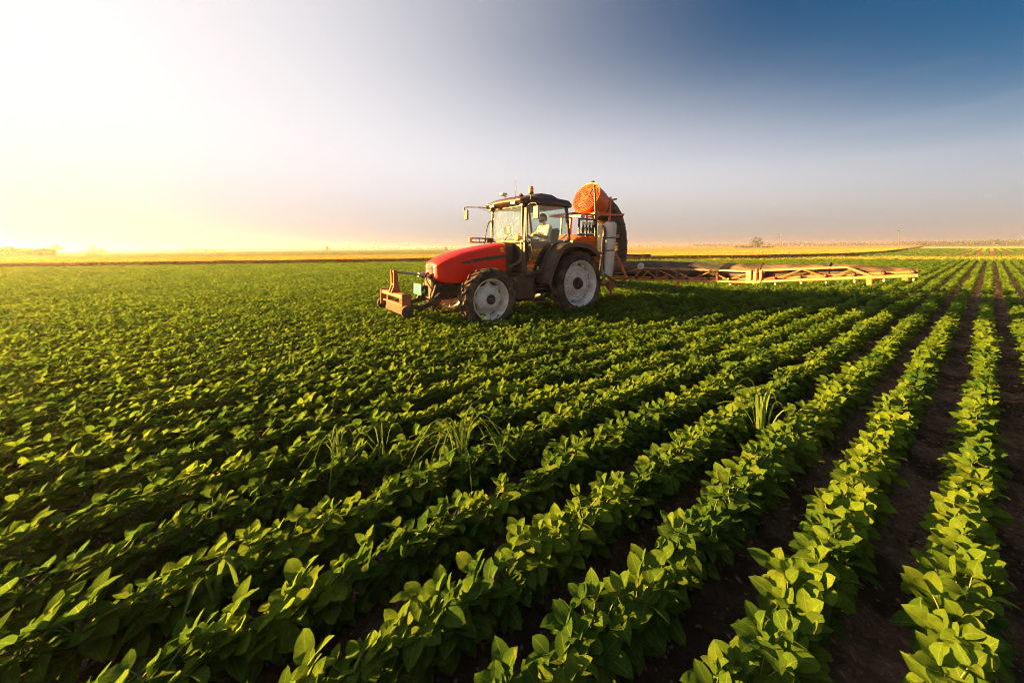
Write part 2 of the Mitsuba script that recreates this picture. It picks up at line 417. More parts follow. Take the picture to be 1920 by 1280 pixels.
for s in (1, -1):
    for z, r in ((1.255, .040), (1.165, .046), (1.07, .036)):
        k = part(tr, 'headlight', lathe([(r + .008, -.03), (r + .008, .004), (r, .008), (r * .98, -.002)], 24, 'x', (3.338 if s > 0 else 3.338, s * .172, z)), 'chrome', 40)
        part(k, 'lens', sph((3.336, s * .172, z), (.014, r, r)), 'lamp_glass', True)

# running gear
part(tr, 'chassis', join(box(1.5, 3.12, -.21, .21, .62, 1.02, .04), box(-.25, 1.55, -.24, .24, .52, .98, .05), box(2.9, 3.32, -.19, .19, .60, .95, .03), box(1.75, 2.95, -.27, .27, .88, 1.06, .03),
                         tube([(2.0, .25, .75), (2.0, .33, .75), (2.35, .33, .72), (2.6, .28, .75)], .035), tube([(2.2, .30, .95), (2.5, .34, .85), (2.9, .28, .85)], .02)), 'cast_iron', 40)
part(tr, 'front_axle', join(beam((WB, -.72, .60), (WB, .72, .60), .13, .15), sph((WB, 0, .62), (.17, .19, .18)), *[lathe([(.001, -.14), (.13, -.13), (.15, 0), (.12, .05), (.001, .06)], 24, 'y', (WB, s * .68, .62)) for s in (1, -1)],
                            tube([(WB - .2, -.6, .66), (WB - .2, .6, .66)], .025)), 'cast_iron', 40)
part(tr, 'rear_axle', join(lathe([(.001, -.78), (.10, -.78), (.13, -.4), (.2, -.2), (.2, .2), (.13, .4), (.10, .78), (.001, .78)], 24, 'y', (0, 0, RR)), box(-.45, .2, -.2, .2, .55, 1.0, .04)), 'cast_iron', 40)
for i, s in enumerate((1, -1)):
    wheel(tr, 'front_wheel', WB, s * .80, RF, .405, .29, 17, False)
    wheel(tr, 'rear_wheel', 0, s * .80, RR, .545, .32, 20, True)
part(tr, 'fuel_tank', box(1.23, 1.77, .34, .72, .47, 1.0, .06), 'brown_plastic', 35, label='dark fuel tank beside the cab step')
part(tr, 'fuel_tank', box(1.15, 1.75, -.72, -.34, .47, 1.0, .06), 'brown_plastic', 35)
for s in (1, -1):
    k = part(tr, 'step', join(box(.93, 1.19, *sorted((s * .5, s * .86)), .42, .45, .01), beam((.95, s * .60, .44), (.95, s * .60, .98), .03), beam((1.17, s * .60, .44), (1.17, s * .60, .98), .03)), 'black_plastic', 30)
    part(k, 'tread', box(.95, 1.17, *sorted((s * .52, s * .82)), .70, .73, .01), 'black_plastic', 30)
part(tr, 'front_weight_bracket', join(box(3.30, 3.42, -.17, .20, .58, 1.03, .03), box(3.05, 3.31, -.24, .24, .60, .90, .02), *[lathe([(.022, 0), (.022, .02), (.001, .022)], 6, 'y', (3.12 + .07 * i, .24, .68 + .09 * j)) for i in range(3) for j in range(3)]), 'cast_iron', 35)
part(tr, 'licence_plate', moved(box(-.008, .008, -.20, .20, -.11, .11, .004), trimesh.transformations.translation_matrix((3.53, -.255, .80))), 'green_plate', False, label='plain green licence plate with a blue left edge')
part(f'{tr}__licence_plate', 'blue_band', box(3.5382, 3.5412, -.455, -.425, .692, .908, .001), 'blue_plate', False, label='blue band at the edge of the plate')
part(tr, 'plate_bracket', join(beam((3.52, -.36, .83), (3.40, -.10, .83), .02), beam((3.515, -.275, .72), (3.40, -.1, .68), .02)), 'cast_iron', False)
for s in (1, -1):
    part(tr, 'hitch_arm', join(beam((3.30, s * .30, .62), (3.72, s * .36, .52), .06, .09), beam((3.72, s * .36, .52), (4.04, s * .38, .60), .05, .08), sph((3.72, s * .36, .52), .065), sph((4.04, s * .38, .60), .05),
                               tube([(3.36, s * .27, .90), (3.50, s * .33, .60)], .03), beam((3.2, s * .26, .75), (3.4, s * .30, .60), .05, .14)), 'cast_iron', 35)
part(tr, 'hitch_top_link', join(tube([(3.36, 0, 1.07), (3.60, 0, 1.11)], .045), tube([(3.6, 0, 1.11), (4.04, 0, 1.185)], .022), sph((3.5, 0, 1.10), (.09, .06, .06))), 'steel', 40)
part(tr, 'hydraulic_hose', [tube(bend([(3.32, -.02, 1.0), (3.44, .06, 1.15), (3.50, .12, 1.02), (3.42, .22, .80)]), .014), tube(bend([(3.3, .1, .9), (3.44, .2, .8), (3.5, .3, .62), (3.42, .32, .5)]), .014)], 'black_plastic', 60)

# cab: frame, glass, roof
Wc = .70
A0, A1 = (1.50, .62, 1.72), (1.44, .62, 2.47)
frame = []
for s in (1, -1):
    q = lambda p: (p[0], s * p[1], p[2])
    frame += [beam(q((1.47, .66, 1.08)), q((1.47, .66, 1.72)), .06, .07), beam(q((1.47, .66, 1.72)), q((1.44, .66, 2.48)), .06, .06), beam(q((.19, .69, 1.74)), q((.335, .69, 2.50)), .055, .07),
              beam(q((1.44, .69, 2.475)), q((.33, .69, 2.49)), .05, .05), beam(q((.19, .69, 1.74)), q((.72, .69, 1.655)), .05, .05), beam(q((.72, .69, 1.655)), q((.90, .69, 1.33)), .05, .05),
              beam(q((.90, .69, 1.33)), q((1.10, .69, 1.06)), .05, .05), beam(q((1.10, .69, 1.06)), q((1.47, .69, 1.07)), .05, .05)]
frame += [beam((1.50, -.66, 1.735), (1.50, .66, 1.735), .05, .05), beam((1.44, -.66, 2.47), (1.44, .66, 2.47), .05, .06), beam((.19, -.69, 1.74), (.19, .69, 1.74), .05, .05), beam((.33, -.69, 2.49), (.33, .69, 2.49), .05, .05)]
part(tr, 'cab_frame', frame, 'brown_plastic', 30)
part(tr, 'cab_body', join(box(.10, 1.47, -.60, .60, .92, 1.10, .03), box(1.36, 1.50, -.62, .62, 1.08, 1.70, .03), box(.02, .22, -.66, .66, 1.0, 1.72, .03)), 'black_plastic', 30)


def pane(poly3, m, key, label=None):
    v = np.array(poly3, float); n = len(v)
    return part(tr, key, mesh_of(v, [[0, i, i + 1] for i in range(1, n - 1)]), m, False, label=label)


pane([(1.497, -.615, 1.76), (1.497, .615, 1.76), (1.443, .615, 2.44), (1.443, -.615, 2.44)], 'dusty_glass', 'windscreen', 'dusty windscreen of the cab')
for s in (1, -1):
    y = s * .70
    pane([(1.44, y, 1.09), (1.44, y, 2.455), (.355, y, 2.47), (.215, y, 1.765), (.735, y, 1.68), (.925, y, 1.335), (1.112, y, 1.085)], 'cab_glass', 'door_glass')
pane([(.205, .66, 1.765), (.205, -.66, 1.765), (.335, -.66, 2.46), (.335, .66, 2.46)], 'cab_glass', 'rear_window')
part(tr, 'door_handle', join(box(1.36, 1.42, .705, .74, 1.50, 1.60, .01), tube(bend([(1.40, .71, 1.70), (1.40, .77, 1.66), (1.36, .78, 1.5), (1.37, .77, 1.36), (1.40, .71, 1.32)]), .015)), 'black_plastic', 40)
part(tr, 'door_sticker', moved(sph((0, 0, 0), (.028, .002, .04)), trimesh.transformations.translation_matrix((1.14, .7035, 1.17))), 'green_sticker', True, label='small green round sticker low on the door')


def roof_sec(x, w, zb, zt, crest):
    half = [(0, crest), (.5 * w, crest - .004), (.78 * w, crest - .03), (.93 * w, zt), (w, (zt + zb) / 2 + .015), (w, zb + .02), (.97 * w, zb), (.6 * w, zb - .004), (0, zb - .004)]
    return [[x, y, z] for y, z in half] + [[x, -y, z] for y, z in half[-2:0:-1]]


rs = [roof_sec(.165, .66, 2.48, 2.55, 2.57), roof_sec(.19, .73, 2.465, 2.58, 2.62), roof_sec(.30, .765, 2.46, 2.615, 2.665), roof_sec(.7, .78, 2.47, 2.635, 2.69), roof_sec(1.2, .78, 2.47, 2.63, 2.685), roof_sec(1.45, .77, 2.475, 2.61, 2.665),
      roof_sec(1.56, .74, 2.49, 2.59, 2.635), roof_sec(1.62, .70, 2.52, 2.57, 2.60), roof_sec(1.64, .66, 2.54, 2.56, 2.58)]
rf = part(tr, 'roof', loft(rs), 'brown_plastic', 40)
hump = [[[x, y * w, z0 + (z1 - z0) * k] for y, k in ((-1, 0), (-.93, .5), (-.75, .9), (-.4, 1), (.4, 1), (.75, .9), (.93, .5), (1, 0))] for x, w, z0, z1 in ((.24, .36, 2.64, 2.66), (.30, .44, 2.65, 2.72), (.50, .48, 2.65, 2.775), (.80, .48, 2.65, 2.785), (1.0, .44, 2.65, 2.745), (1.08, .36, 2.66, 2.68))]
part(rf, 'hatch', loft(hump), 'brown_plastic', 40, label='raised hatch on the cab roof')
for s in (.42, -.42):
    k = part(tr, 'work_light', box(1.565, 1.625, s - .085, s + .085, 2.475, 2.565, .012), 'black_plastic', 30)
    part(k, 'lens', box(1.622, 1.634, s - .07, s + .07, 2.488, 2.553, .006), 'lamp_glass', 30, emitter={'type': 'area', 'radiance': rgb(1.1, .85, .42)})
for s in (1, -1):
    part(tr, 'cab_front_lamp', join(box(1.49, 1.56, *sorted((s * .56, s * .68)), 2.42, 2.48, .012)), 'black_plastic', 30)
part(tr, 'beacon_pole', join(tube([(1.46, .705, 1.75), (1.46, .705, 2.42), (1.44, .79, 2.50), (1.43, .79, 2.66)], .016), box(1.40, 1.46, .70, .80, 2.52, 2.55, .008)), 'brown_plastic', 40)
k = part(tr, 'beacon', lathe([(.001, 0), (.055, 0), (.058, .02), (.05, .035), (.001, .036)], 24, 'z', (1.43, .79, 2.655)), 'black_plastic', 40)
part(k, 'dome', lathe([(.05, .036), (.053, .05), (.051, .11), (.040, .142), (.02, .155), (.001, .158)], 24, 'z', (1.43, .79, 2.655)), 'amber_plastic', 50, label='amber beacon dome')
k = part(tr, 'guidance_antenna', join(lathe([(.001, .06), (.075, .05), (.09, .03), (.09, .012), (.07, 0), (.001, 0)], 28, 'z', (1.575, -.02, 2.70)), tube([(1.50, .0, 2.66), (1.575, -.02, 2.705)], .012)), 'white_plastic', 40, label='round pale dome on the roof front')
part(tr, 'radio_aerial', join(tube([(1.47, .30, 2.64), (1.465, .30, 2.82), (1.465, .30, 3.0)], [.007, .005, .003], 6), sph((1.47, .3, 2.655), .018, 1)), 'black_plastic', 40)
part(tr, 'exhaust', join(tube(bend([(1.46, .545, 1.36), (1.46, .545, 1.75), (1.455, .545, 2.3), (1.455, .545, 2.56), (1.47, .545, 2.62), (1.53, .545, 2.665)], 8), .038, 16), tube([(1.46, .545, 1.30), (1.46, .545, 1.72)], .055, 16), tube([(1.70, .40, 1.20), (1.52, .5, 1.28), (1.46, .545, 1.40)], .045, 12)), 'brown_plastic', 50)
part(tr, 'mirror_arm', tube(bend([(1.46, .70, 2.44), (1.44, .82, 2.47), (1.42, .95, 2.46), (1.42, .97, 2.40)]), .013), 'black_plastic', 60)
k = part(tr, 'wing_mirror', box(1.40, 1.445, .87, 1.05, 2.155, 2.415, .02), 'brown_plastic', 40, label='wing mirror on the door side')
part(k, 'glass', box(1.396, 1.403, .885, 1.035, 2.175, 2.395, .002), 'chrome', False)
part(tr, 'mirror_arm', join(tube(bend([(1.46, -.66, 2.46), (1.60, -.85, 2.52), (1.72, -1.10, 2.545), (1.83, -1.28, 2.55), (1.86, -1.31, 2.50), (1.86, -1.31, 2.36)]), .014), tube([(1.5, -.7, 2.40), (1.65, -.98, 2.53)], .006, 6)), 'black_plastic', 60)
k = part(tr, 'wing_mirror', box(1.845, 1.885, -1.27, -1.11, 2.25, 2.48, .018), 'brown_plastic', 40, label='wing mirror on the long arm at the far side')
part(k, 'glass', box(1.840, 1.847, -1.255, -1.125, 2.27, 2.46, .002), 'chrome', False)
part(tr, 'grab_rail', tube(bend([(1.70, -.62, 1.70), (1.64, -.66, 1.88), (1.60, -.68, 2.02), (1.54, -.68, 2.17), (1.47, -.66, 2.22)]), .014), 'black_plastic', 60)
k = part(tr, 'indicator_arm', join(tube([(1.55, -.62, 1.81), (1.80, -.66, 1.82), (2.02, -.70, 1.82)], .016), tube([(1.55, -.62, 1.735), (1.80, -.66, 1.73), (2.02, -.70, 1.735)], .016), box(1.50, 1.66, -.66, -.56, 1.72, 1.83, .015), tube([(1.82, -.66, 1.82), (1.82, -.66, 1.73)], .014)), 'black_plastic', 40)
part(k, 'lamp', box(2.0, 2.07, -.74, -.66, 1.725, 1.835, .015), 'amber_plastic', 30)
k = part(tr, 'indicator_arm', box(1.50, 1.56, .38, .52, 1.745, 1.76, .005), 'black_plastic', 40)
part(k, 'lamp', box(1.51, 1.56, .38, .52, 1.76, 1.85, .012), 'amber_plastic', 30)
part(tr, 'wiper', join(tube([(1.515, -.10, 1.75), (1.512, .05, 1.84), (1.505, .16, 1.875)], .008, 6), beam((1.513, -.42, 1.80), (1.508, .20, 1.87), .012, .02)), 'black_plastic', 40)

# mudguards
arc = [(1.09, .84), (1.06, .98), (.99, 1.17), (.89, 1.37), (.79, 1.54), (.68, 1.655), (.52, 1.70), (.28, 1.71), (.05, 1.70), (-.15, 1.665), (-.35, 1.59), (-.50, 1.49), (-.565, 1.43)]
inn = [(x * .985 - .01 if x > .2 else x + .015, z - .035) for x, z in arc]
for s in (1, -1):
    y0, y1 = sorted((s * .58, s * 1.0))
    lip = prism(arc + inn[::-1], y0, y1)
    skirt = prism(arc + [(x - .05 if x > .2 else x + .03, z - .09) for x, z in arc][::-1], *sorted((s * 1.0, s * 1.02)))
    web = prism(inn[2:-1] + [(-.3, 1.2), (.3, 1.25), (.62, 1.0)], *sorted((s * .585, s * .60)))
    part(tr, 'mudguard', join(lip, skirt, web), 'brown_plastic', 30, label='dark mudguard over a rear wheel')

# inside the cab
sk = part(tr, 'seat', join(box(.22, .80, -.16, .36, 1.42, 1.56, .06), moved(box(-.06, .06, -.24, .24, 0, .50, .06), trimesh.transformations.translation_matrix((.25, .10, 1.54)) @ trimesh.transformations.rotation_matrix(-.12, [0, 1, 0])), box(.35, .65, -.05, .25, 1.10, 1.43, .03)), 'seat_cloth', 40)
part(tr, 'arm_rest', box(.30, .62, -.24, -.18, 1.74, 1.80, .02), 'seat_cloth', 40)
sw = np.eye(4); sw[:3, 3] = (1.02, .10, 1.80); sw = sw @ trimesh.transformations.rotation_matrix(-.75, [0, 1, 0])
th = np.linspace(0, 2 * np.pi, 33)
part(tr, 'steering_wheel', join(moved(tube(np.stack([.19 * np.cos(th), .19 * np.sin(th), 0 * th], 1), .014, 8, False), sw), moved(join(*[beam((0, 0, -.01), (.18 * math.cos(a), .18 * math.sin(a), 0), .03, .012) for a in (0.2, 2.3, 4.4)], sph((0, 0, 0), (.05, .05, .02))), sw), tube([(1.02, .10, 1.80), (1.25, .10, 1.45)], .03)), 'black_plastic', 50)
part(tr, 'dashboard', join(box(1.20, 1.40, -.18, .38, 1.45, 1.80, .05), box(1.14, 1.26, -.05, .25, 1.72, 1.86, .04)), 'black_plastic', 40)
part(tr, 'side_console', box(.25, 1.0, -.58, -.24, 1.1, 1.66, .05), 'black_plastic', 40)
part(tr, 'control_screen', join(box(1.18, 1.22, -.50, -.26, 1.92, 2.10, .015), tube([(1.2, -.38, 1.92), (1.28, -.45, 1.65)], .015)), 'black_plastic', 30)
part(tr, 'interior_mirror', join(box(1.02, 1.06, .32, .52, 2.30, 2.40, .02), tube([(1.04, .42, 2.40), (1.1, .42, 2.47)], .01)), 'black_plastic', 30)


# ------------------------------------------------------------------ driver
def bones(joints, links, edge=0.02, smooth=8):
    sp = lambda k: m3.Manifold.sphere(joints[k][1], 16).translate(tuple(map(float, joints[k][0])))
    out = m3.Manifold.batch_hull([sp(links[0][0]), sp(links[0][1])])
    for l in links[1:]:
        out += m3.Manifold.batch_hull([sp(k) for k in l])
    m = out.refine_to_length(edge).to_mesh()
    t = trimesh.Trimesh(m.vert_properties[:, :3], m.tri_verts)
    trimesh.smoothing.filter_taubin(t, iterations=smooth)
    return t


dx, dy, dz = 0.0, .10, 0.0
J = {'pelvis': ((.44, .10, 1.66), .135), 'waist': ((.44, .10, 1.80), .125), 'chest': ((.46, .10, 1.98), .135), 'neck0': ((.47, .10, 2.10), .065), 'neck1': ((.49, .10, 2.18), .055),
     'skull': ((.49, .10, 2.31), .088), 'jaw': ((.54, .10, 2.235), .052), 'chin': ((.565, .10, 2.215), .030), 'brow': ((.55, .10, 2.305), .050)}
for n, s in (('l', 1), ('r', -1)):
    J[n + 'sho'] = ((.45, .10 + s * .175, 2.05), .066); J[n + 'elb'] = ((.62, .10 + s * .27, 1.82), .046); J[n + 'wri'] = ((.84, .10 + s * .20, 1.86), .030); J[n + 'palm'] = ((.90, .10 + s * .185, 1.875), .030)
    J[n + 'hip'] = ((.48, .10 + s * .09, 1.62), .10); J[n + 'kne'] = ((.92, .10 + s * .14, 1.64), .065); J[n + 'ank'] = ((1.05, .10 + s * .13, 1.24), .042); J[n + 'toe'] = ((1.20, .10 + s * .14, 1.17), .036)
    for i, (o, L) in enumerate(((.030, .9), (.010, 1.0), (-.010, .95), (-.030, .78))):
        b = np.array([.915, .10 + s * .185 + o * .7, 1.885])
        J[f'{n}f{i}a'] = (tuple(b), .0095); J[f'{n}f{i}b'] = (tuple(b + L * np.array([.040, 0, .012])), .009); J[f'{n}f{i}c'] = (tuple(b + L * np.array([.052, 0, -.022])), .008)
    J[n + 't0'] = ((.895, .10 + s * .150, 1.875), .011); J[n + 't1'] = ((.925, .10 + s * .135, 1.862), .0095)
links = [('pelvis', 'waist'), ('waist', 'chest'), ('chest', 'neck0'), ('neck0', 'neck1'), ('neck1', 'skull'), ('skull', 'brow'), ('skull', 'jaw', 'brow'), ('jaw', 'chin')]
for n in 'lr':
    links += [('chest', n + 'sho'), (n + 'sho', n + 'elb'), (n + 'elb', n + 'wri'), (n + 'wri', n + 'palm'), ('pelvis', n + 'hip'), (n + 'hip', n + 'kne'), (n + 'kne', n + 'ank'), (n + 'ank', n + 'toe'), (n + 'palm', n + 't0'), (n + 't0', n + 't1')]
    for i in range(4):
        links += [(n + 'palm', f'{n}f{i}a'), (f'{n}f{i}a', f'{n}f{i}b'), (f'{n}f{i}b', f'{n}f{i}c')]
for k_, (p_, r_) in list(J.items()):
    J[k_] = ((p_[0] - .055, p_[1], p_[2] + .045), r_)
pe = thing('person', 'bearded driver in a white shirt steering inside the tractor cab', 'person')
part(pe, 'body', bones(J, links, .014, 6), 'skin', True, grow=False)
S = {k: (p, r + .016) for k, (p, r) in J.items()}
for n, s in (('l', 1), ('r', -1)):
    a, b = np.array(J[n + 'sho'][0]), np.array(J[n + 'elb'][0])
    S[n + 'cuff'] = (tuple(a + .80 * (b - a)), .070)
part(pe, 'shirt', bones(S, [('pelvis', 'waist'), ('waist', 'chest'), ('chest', 'lsho'), ('chest', 'rsho'), ('lsho', 'rsho', 'chest'), ('lsho', 'lcuff'), ('rsho', 'rcuff')], .03, 8), 'shirt_cloth', True, grow=False, label='white short sleeved shirt')
part(pe, 'trousers', bones(S, [('pelvis', 'lhip'), ('pelvis', 'rhip'), ('lhip', 'lkne'), ('rhip', 'rkne'), ('lkne', 'lank'), ('rkne', 'rank')], .03, 8), 'trouser_cloth', True, grow=False)
part(pe, 'shoe', join(*[bones({'a': (tuple(np.array(J[n + 'ank'][0]) + (0, 0, -.03)), .055), 'b': (J[n + 'toe'][0], .046)}, [('a', 'b')], .03, 4) for n in 'l']), 'black_plastic', True, grow=False)
part(pe, 'shoe', join(*[bones({'a': (tuple(np.array(J[n + 'ank'][0]) + (0, 0, -.03)), .055), 'b': (J[n + 'toe'][0], .046)}, [('a', 'b')], .03, 4) for n in 'r']), 'black_plastic', True, grow=False)
PM = MT @ trimesh.transformations.translation_matrix((-.055, 0, .045))
part(pe, 'hair', bones({'a': ((.475, .10, 2.335), .090), 'b': ((.45, .10, 2.29), .080), 'c': ((.52, .10, 2.365), .060)}, [('a', 'b'), ('a', 'c')], .02, 4), 'hair', True, PM, label='short dark hair')
part(pe, 'beard', bones({'a': ((.565, .10, 2.222), .040), 'b': ((.525, .155, 2.245), .030), 'c': ((.525, .045, 2.245), .030), 'd': ((.50, .168, 2.285), .018), 'e': ((.50, .032, 2.285), .018)}, [('a', 'b'), ('a', 'c'), ('b', 'd'), ('c', 'e')], .012, 4), 'hair', True, PM, label='short dark beard')
for s in (1, -1):
    k = part(pe, 'eye', sph((.588, .10 + s * .031, 2.312), .0115), 'eye_white', True, PM)
    part(k, 'iris', sph((.5965, .10 + s * .031, 2.312), .0055, 1), 'hair', True, PM)
    part(pe, 'ear', sph((.49, .10 + s * .092, 2.295), (.022, .010, .034)), 'skin', True, PM)
part(pe, 'nose', bones({'a': ((.594, .10, 2.308), .010), 'b': ((.615, .10, 2.278), .013), 'c': ((.60, .10, 2.270), .015)}, [('a', 'b'), ('b', 'c')], .006, 3), 'skin', True, PM)
part(pe, 'mouth', sph((.597, .10, 2.247), (.008, .024, .007)), 'lip', True, PM)

# ------------------------------------------------------------------ frame carried on the tractor's front linkage
fi = thing('front_linkage_frame', 'rusty red steel frame with upright mast carried on the front of the red tractor', 'implement')
part(fi, 'crossbeam', join(box(4.03, 4.15, -.58, .58, .735, .81, .012), box(4.05, 4.13, -.58, .58, .60, .63, .01)), 'rust_paint', 30)
part(fi, 'mast', join(prism([(4.00, .80), (4.18, .80), (4.12, .94), (4.105, 1.22), (4.035, 1.22), (4.03, .94)], -.085, -.055), prism([(4.00, .80), (4.18, .80), (4.12, .94), (4.105, 1.22), (4.035, 1.22), (4.03, .94)], .055, .085), box(4.03, 4.11, -.06, .06, .93, .97, .008), lathe([(.001, -.10), (.022, -.10), (.022, .10), (.001, .10)], 14, 'y', (4.07, 0, 1.19))), 'rust_paint', 30, label='upright mast of two steel plates')
for s in (1, -1):
    part(fi, 'end_plate', box(4.0, 4.17, *sorted((s * .585, s * .62)), .52, .83, .008), 'rust_paint', 30)
    part(fi, 'brace', beam((4.08, s * .36, .60), (4.08, s * .36, .735), .05, .06), 'rust_paint', 30)
    w_ = part(fi, 'gauge_wheel', lathe([(.03, -.035), (.08, -.045), (.105, -.03), (.105, .03), (.08, .045), (.03, .035)], 28, 'y', (4.10, s * .68, .53)), 'tyre_rubber', 40)
    part(w_, 'hub', lathe([(.001, -.06), (.035, -.06), (.035, .06), (.001, .06)], 14, 'y', (4.10, s * .68, .53)), 'cast_iron', 40)
part(fi, 'scraper_board', box(4.04, 4.08, -.57, .57, .42, .60, .01), 'brown_plastic', 30)

# ------------------------------------------------------------------ orchard-fan boom sprayer on the rear linkage
sp_ = thing('boom_sprayer', 'orange boom sprayer with big fan and long folding boom mounted behind the tractor', 'sprayer')
part(sp_, 'tank', box(-1.32, -.34, -.58, .50, .88, 1.92, .16), 'orange_paint', 40, label='orange main tank behind the cab')
fr = [beam((-.95, s * .46, .55), (-.95, s * .46, 2.42), .07, .07) for s in (1, -1)] + [beam((-.15, s * .46, 2.38), (-.95, s * .46, 2.38), .05, .05) for s in (1, -1)] + \
     [beam((-.62, s * .46, 1.86), (-.62, s * .46, 2.38), .04, .04) for s in (1, -1)] + [beam((-.95, -.46, 2.40), (-.95, .46, 2.40), .07, .07), beam((-.15, -.46, 2.38), (-.15, .46, 2.38), .05, .05), beam((-.95, -.62, .62), (-.95, .62, .62), .09, .09),
      beam((-.2, -.35, .62), (-1.7, -.35, .60), .08, .08), beam((-.2, .35, .62), (-1.7, .35, .60), .08, .08), beam((-1.7, -.5, .60), (-1.7, .5, .60), .08, .08), beam((-1.62, .5, .60), (-1.62, .5, 1.5), .06, .06), beam((-1.62, -.5, .60), (-1.62, -.5, 1.5), .06, .06),
      beam((-.95, .46, 1.45), (-1.62, .5, 1.45), .05, .05), beam((-.95, -.46, 1.45), (-1.62, -.5, 1.45), .05, .05)]
part(sp_, 'frame', fr, 'orange_paint', 30)
part(sp_, 'fan_mount', join(prism([(-1.75, 2.42), (-.95, 2.42), (-1.2, 2.58), (-1.65, 2.60)], -.30, .30), beam((-.98, -.34, 2.40), (-1.22, -.48, 2.95), .045, .045)), 'orange_paint', 30)
# fan: axis tilts up towards the cab
FM = MT @ trimesh.transformations.translation_matrix(shaped([[-1.03, 0, 2.865]])[0]) @ trimesh.transformations.rotation_matrix(-.42, [0, 1, 0]) @ np.diag([.97, .92, .92, 1.0])
fan = part(sp_, 'fan_housing', lathe([(.475, 0), (.50, .015), (.505, .0), (.49, -.03), (.475, -.05), (.47, -.25), (.45, -.45), (.36, -.62), (.34, -.66), (.30, -.66), (.33, -.60), (.42, -.43), (.44, -.05), (.465, -.01), (.475, 0)], 56, 'x'), 'orange_paint', 40, FM, 'round orange fan housing')
rings = [tube(np.stack([0 * th + .012 + .05 * (1 - (r / .46) ** 2), r * np.cos(th), r * np.sin(th)], 1), .0075, 6, False) for r in np.linspace(.09, .45, 9)]
spokes = [tube([(.058, .04 * math.cos(a), .04 * math.sin(a)), (.04, .27 * math.cos(a), .27 * math.sin(a)), (.012, .46 * math.cos(a), .46 * math.sin(a))], .006, 5) for a in np.arange(8) * np.pi / 4 + .2]
part(fan, 'guard', rings + spokes, 'boom_paint', 50, FM, 'round wire guard over the fan')
blades = []
for i in range(7):
    a = 2 * np.pi * i / 7
    blades.append(moved(loft([[[-.10 - t * .05 * k, .07 + .33 * u, t * (.05 + .05 * u)] for t, k in ((-1, 1 - .4 * u), (1, 1 - .4 * u), (1, 1.12 - .4 * u), (-1, .88 - .4 * u))] for u in (0, .5, 1)]), trimesh.transformations.rotation_matrix(a, [1, 0, 0])))
part(fan, 'blades', blades, 'cast_iron', 30, FM)
part(sp_, 'fan_bracket', join(box(-.14, -.03, -.045, .045, .44, .60, .015)), 'cast_iron', 30, FM)
part(fan, 'hub', lathe([(.001, .0), (.06, -.01), (.085, -.04), (.085, -.2), (.001, -.2)], 24, 'x'), 'orange_paint', 40, FM)
dc = bend([(-1.55, 0, 2.66), (-1.80, 0, 2.56), (-2.08, 0, 2.36), (-2.28, 0, 2.06), (-2.40, 0, 1.72), (-2.44, 0, 1.40), (-2.42, 0, 1.12), (-2.38, 0, .86)], 5)
dm = tube(dc, .33 * (1 + .02 * np.sin(np.arange(len(dc)) * 1.9)), 36)
dm.vertices[:] += (meshkit.fbm(dm.vertices * 7, 3, 3) - .5)[:, None] * np.array([.05, .05, .02])
part(sp_, 'air_duct', dm, 'sleeve_fabric', 60, label='black fabric air duct hanging down behind the fan')
for z, rr in ((2.36, .335), (1.72, .335)):
    part(f'{sp_}__air_duct', 'strap', moved(lathe([(.345, -.02), (.35, 0), (.345, .02)], 36, 'z'), MT @ trimesh.transformations.translation_matrix(shaped([[-2.08 if z > 2 else -2.40, 0, z]])[0]) @ trimesh.transformations.rotation_matrix(.75 if z > 2 else .2, [0, 1, 0])), 'black_plastic', 40, np.eye(4))
can = [(.001, .86), (.14, .86), (.158, .88), (.162, .95), (.165, 1.34), (.165, 1.50), (.155, 1.515), (.155, 1.535), (.166, 1.55), (.168, 1.80), (.157, 1.815), (.157, 1.835), (.168, 1.85), (.166, 2.12), (.15, 2.17), (.12, 2.18), (.12, 2.20), (.001, 2.205)]
cn = part(sp_, 'water_canister', lathe(can, 40, 'z', (-1.16, .76, 0)), 'white_plastic', 30, label='tall off-white canister in stacked sections')
for z in (1.525, 1.825):
    part(cn, 'strap', lathe([(.158, z - .012), (.164, z - .01), (.164, z + .01), (.158, z + .012)], 40, 'z', (-1.16, .76, 0)), 'black_plastic', 30)
part(cn, 'lid', lathe([(.001, 2.235), (.10, 2.23), (.115, 2.215), (.115, 2.19), (.001, 2.19)], 30, 'z', (-1.16, .76, 0)), 'black_plastic', 30)
part(sp_, 'level_tube', join(lathe([(.001, 1.5), (.055, 1.5), (.055, 2.12), (.001, 2.12)], 18, 'z', (-.82, .74, 0))), 'level_tube', 40, label='yellowish upright level tube')
part(sp_, 'suction_hose', [tube(bend([(-.92, .70, 2.12), (-.94, .80, 2.0), (-.92, .82, 1.6), (-.98, .78, 1.2), (-1.05, .78, .86), (-1.0, .5, .7)]), .022), tube(bend([(-.9, .9, .95), (-1.1, 1.0, .80), (-1.4, 1.0, .72), (-1.75, .95, .80)]), .02), tube(bend([(-1.5, .7, .74), (-1.7, .78, .56), (-1.85, .92, .60), (-1.8, 1.05, .78)]), .02)], 'black_plastic', 60)
vb = part(sp_, 'valve_block', join(beam((-.29, .50, 1.90), (-.86, .50, 1.90), .06, .05), beam((-.29, .50, 2.26), (-.86, .50, 2.26), .04, .04), beam((-.31, .50, 1.90), (-.31, .50, 2.26), .04, .04), beam((-.85, .50, 1.90), (-.85, .50, 2.26), .04, .04)), 'brown_plastic', 30, label='row of spray control valves')
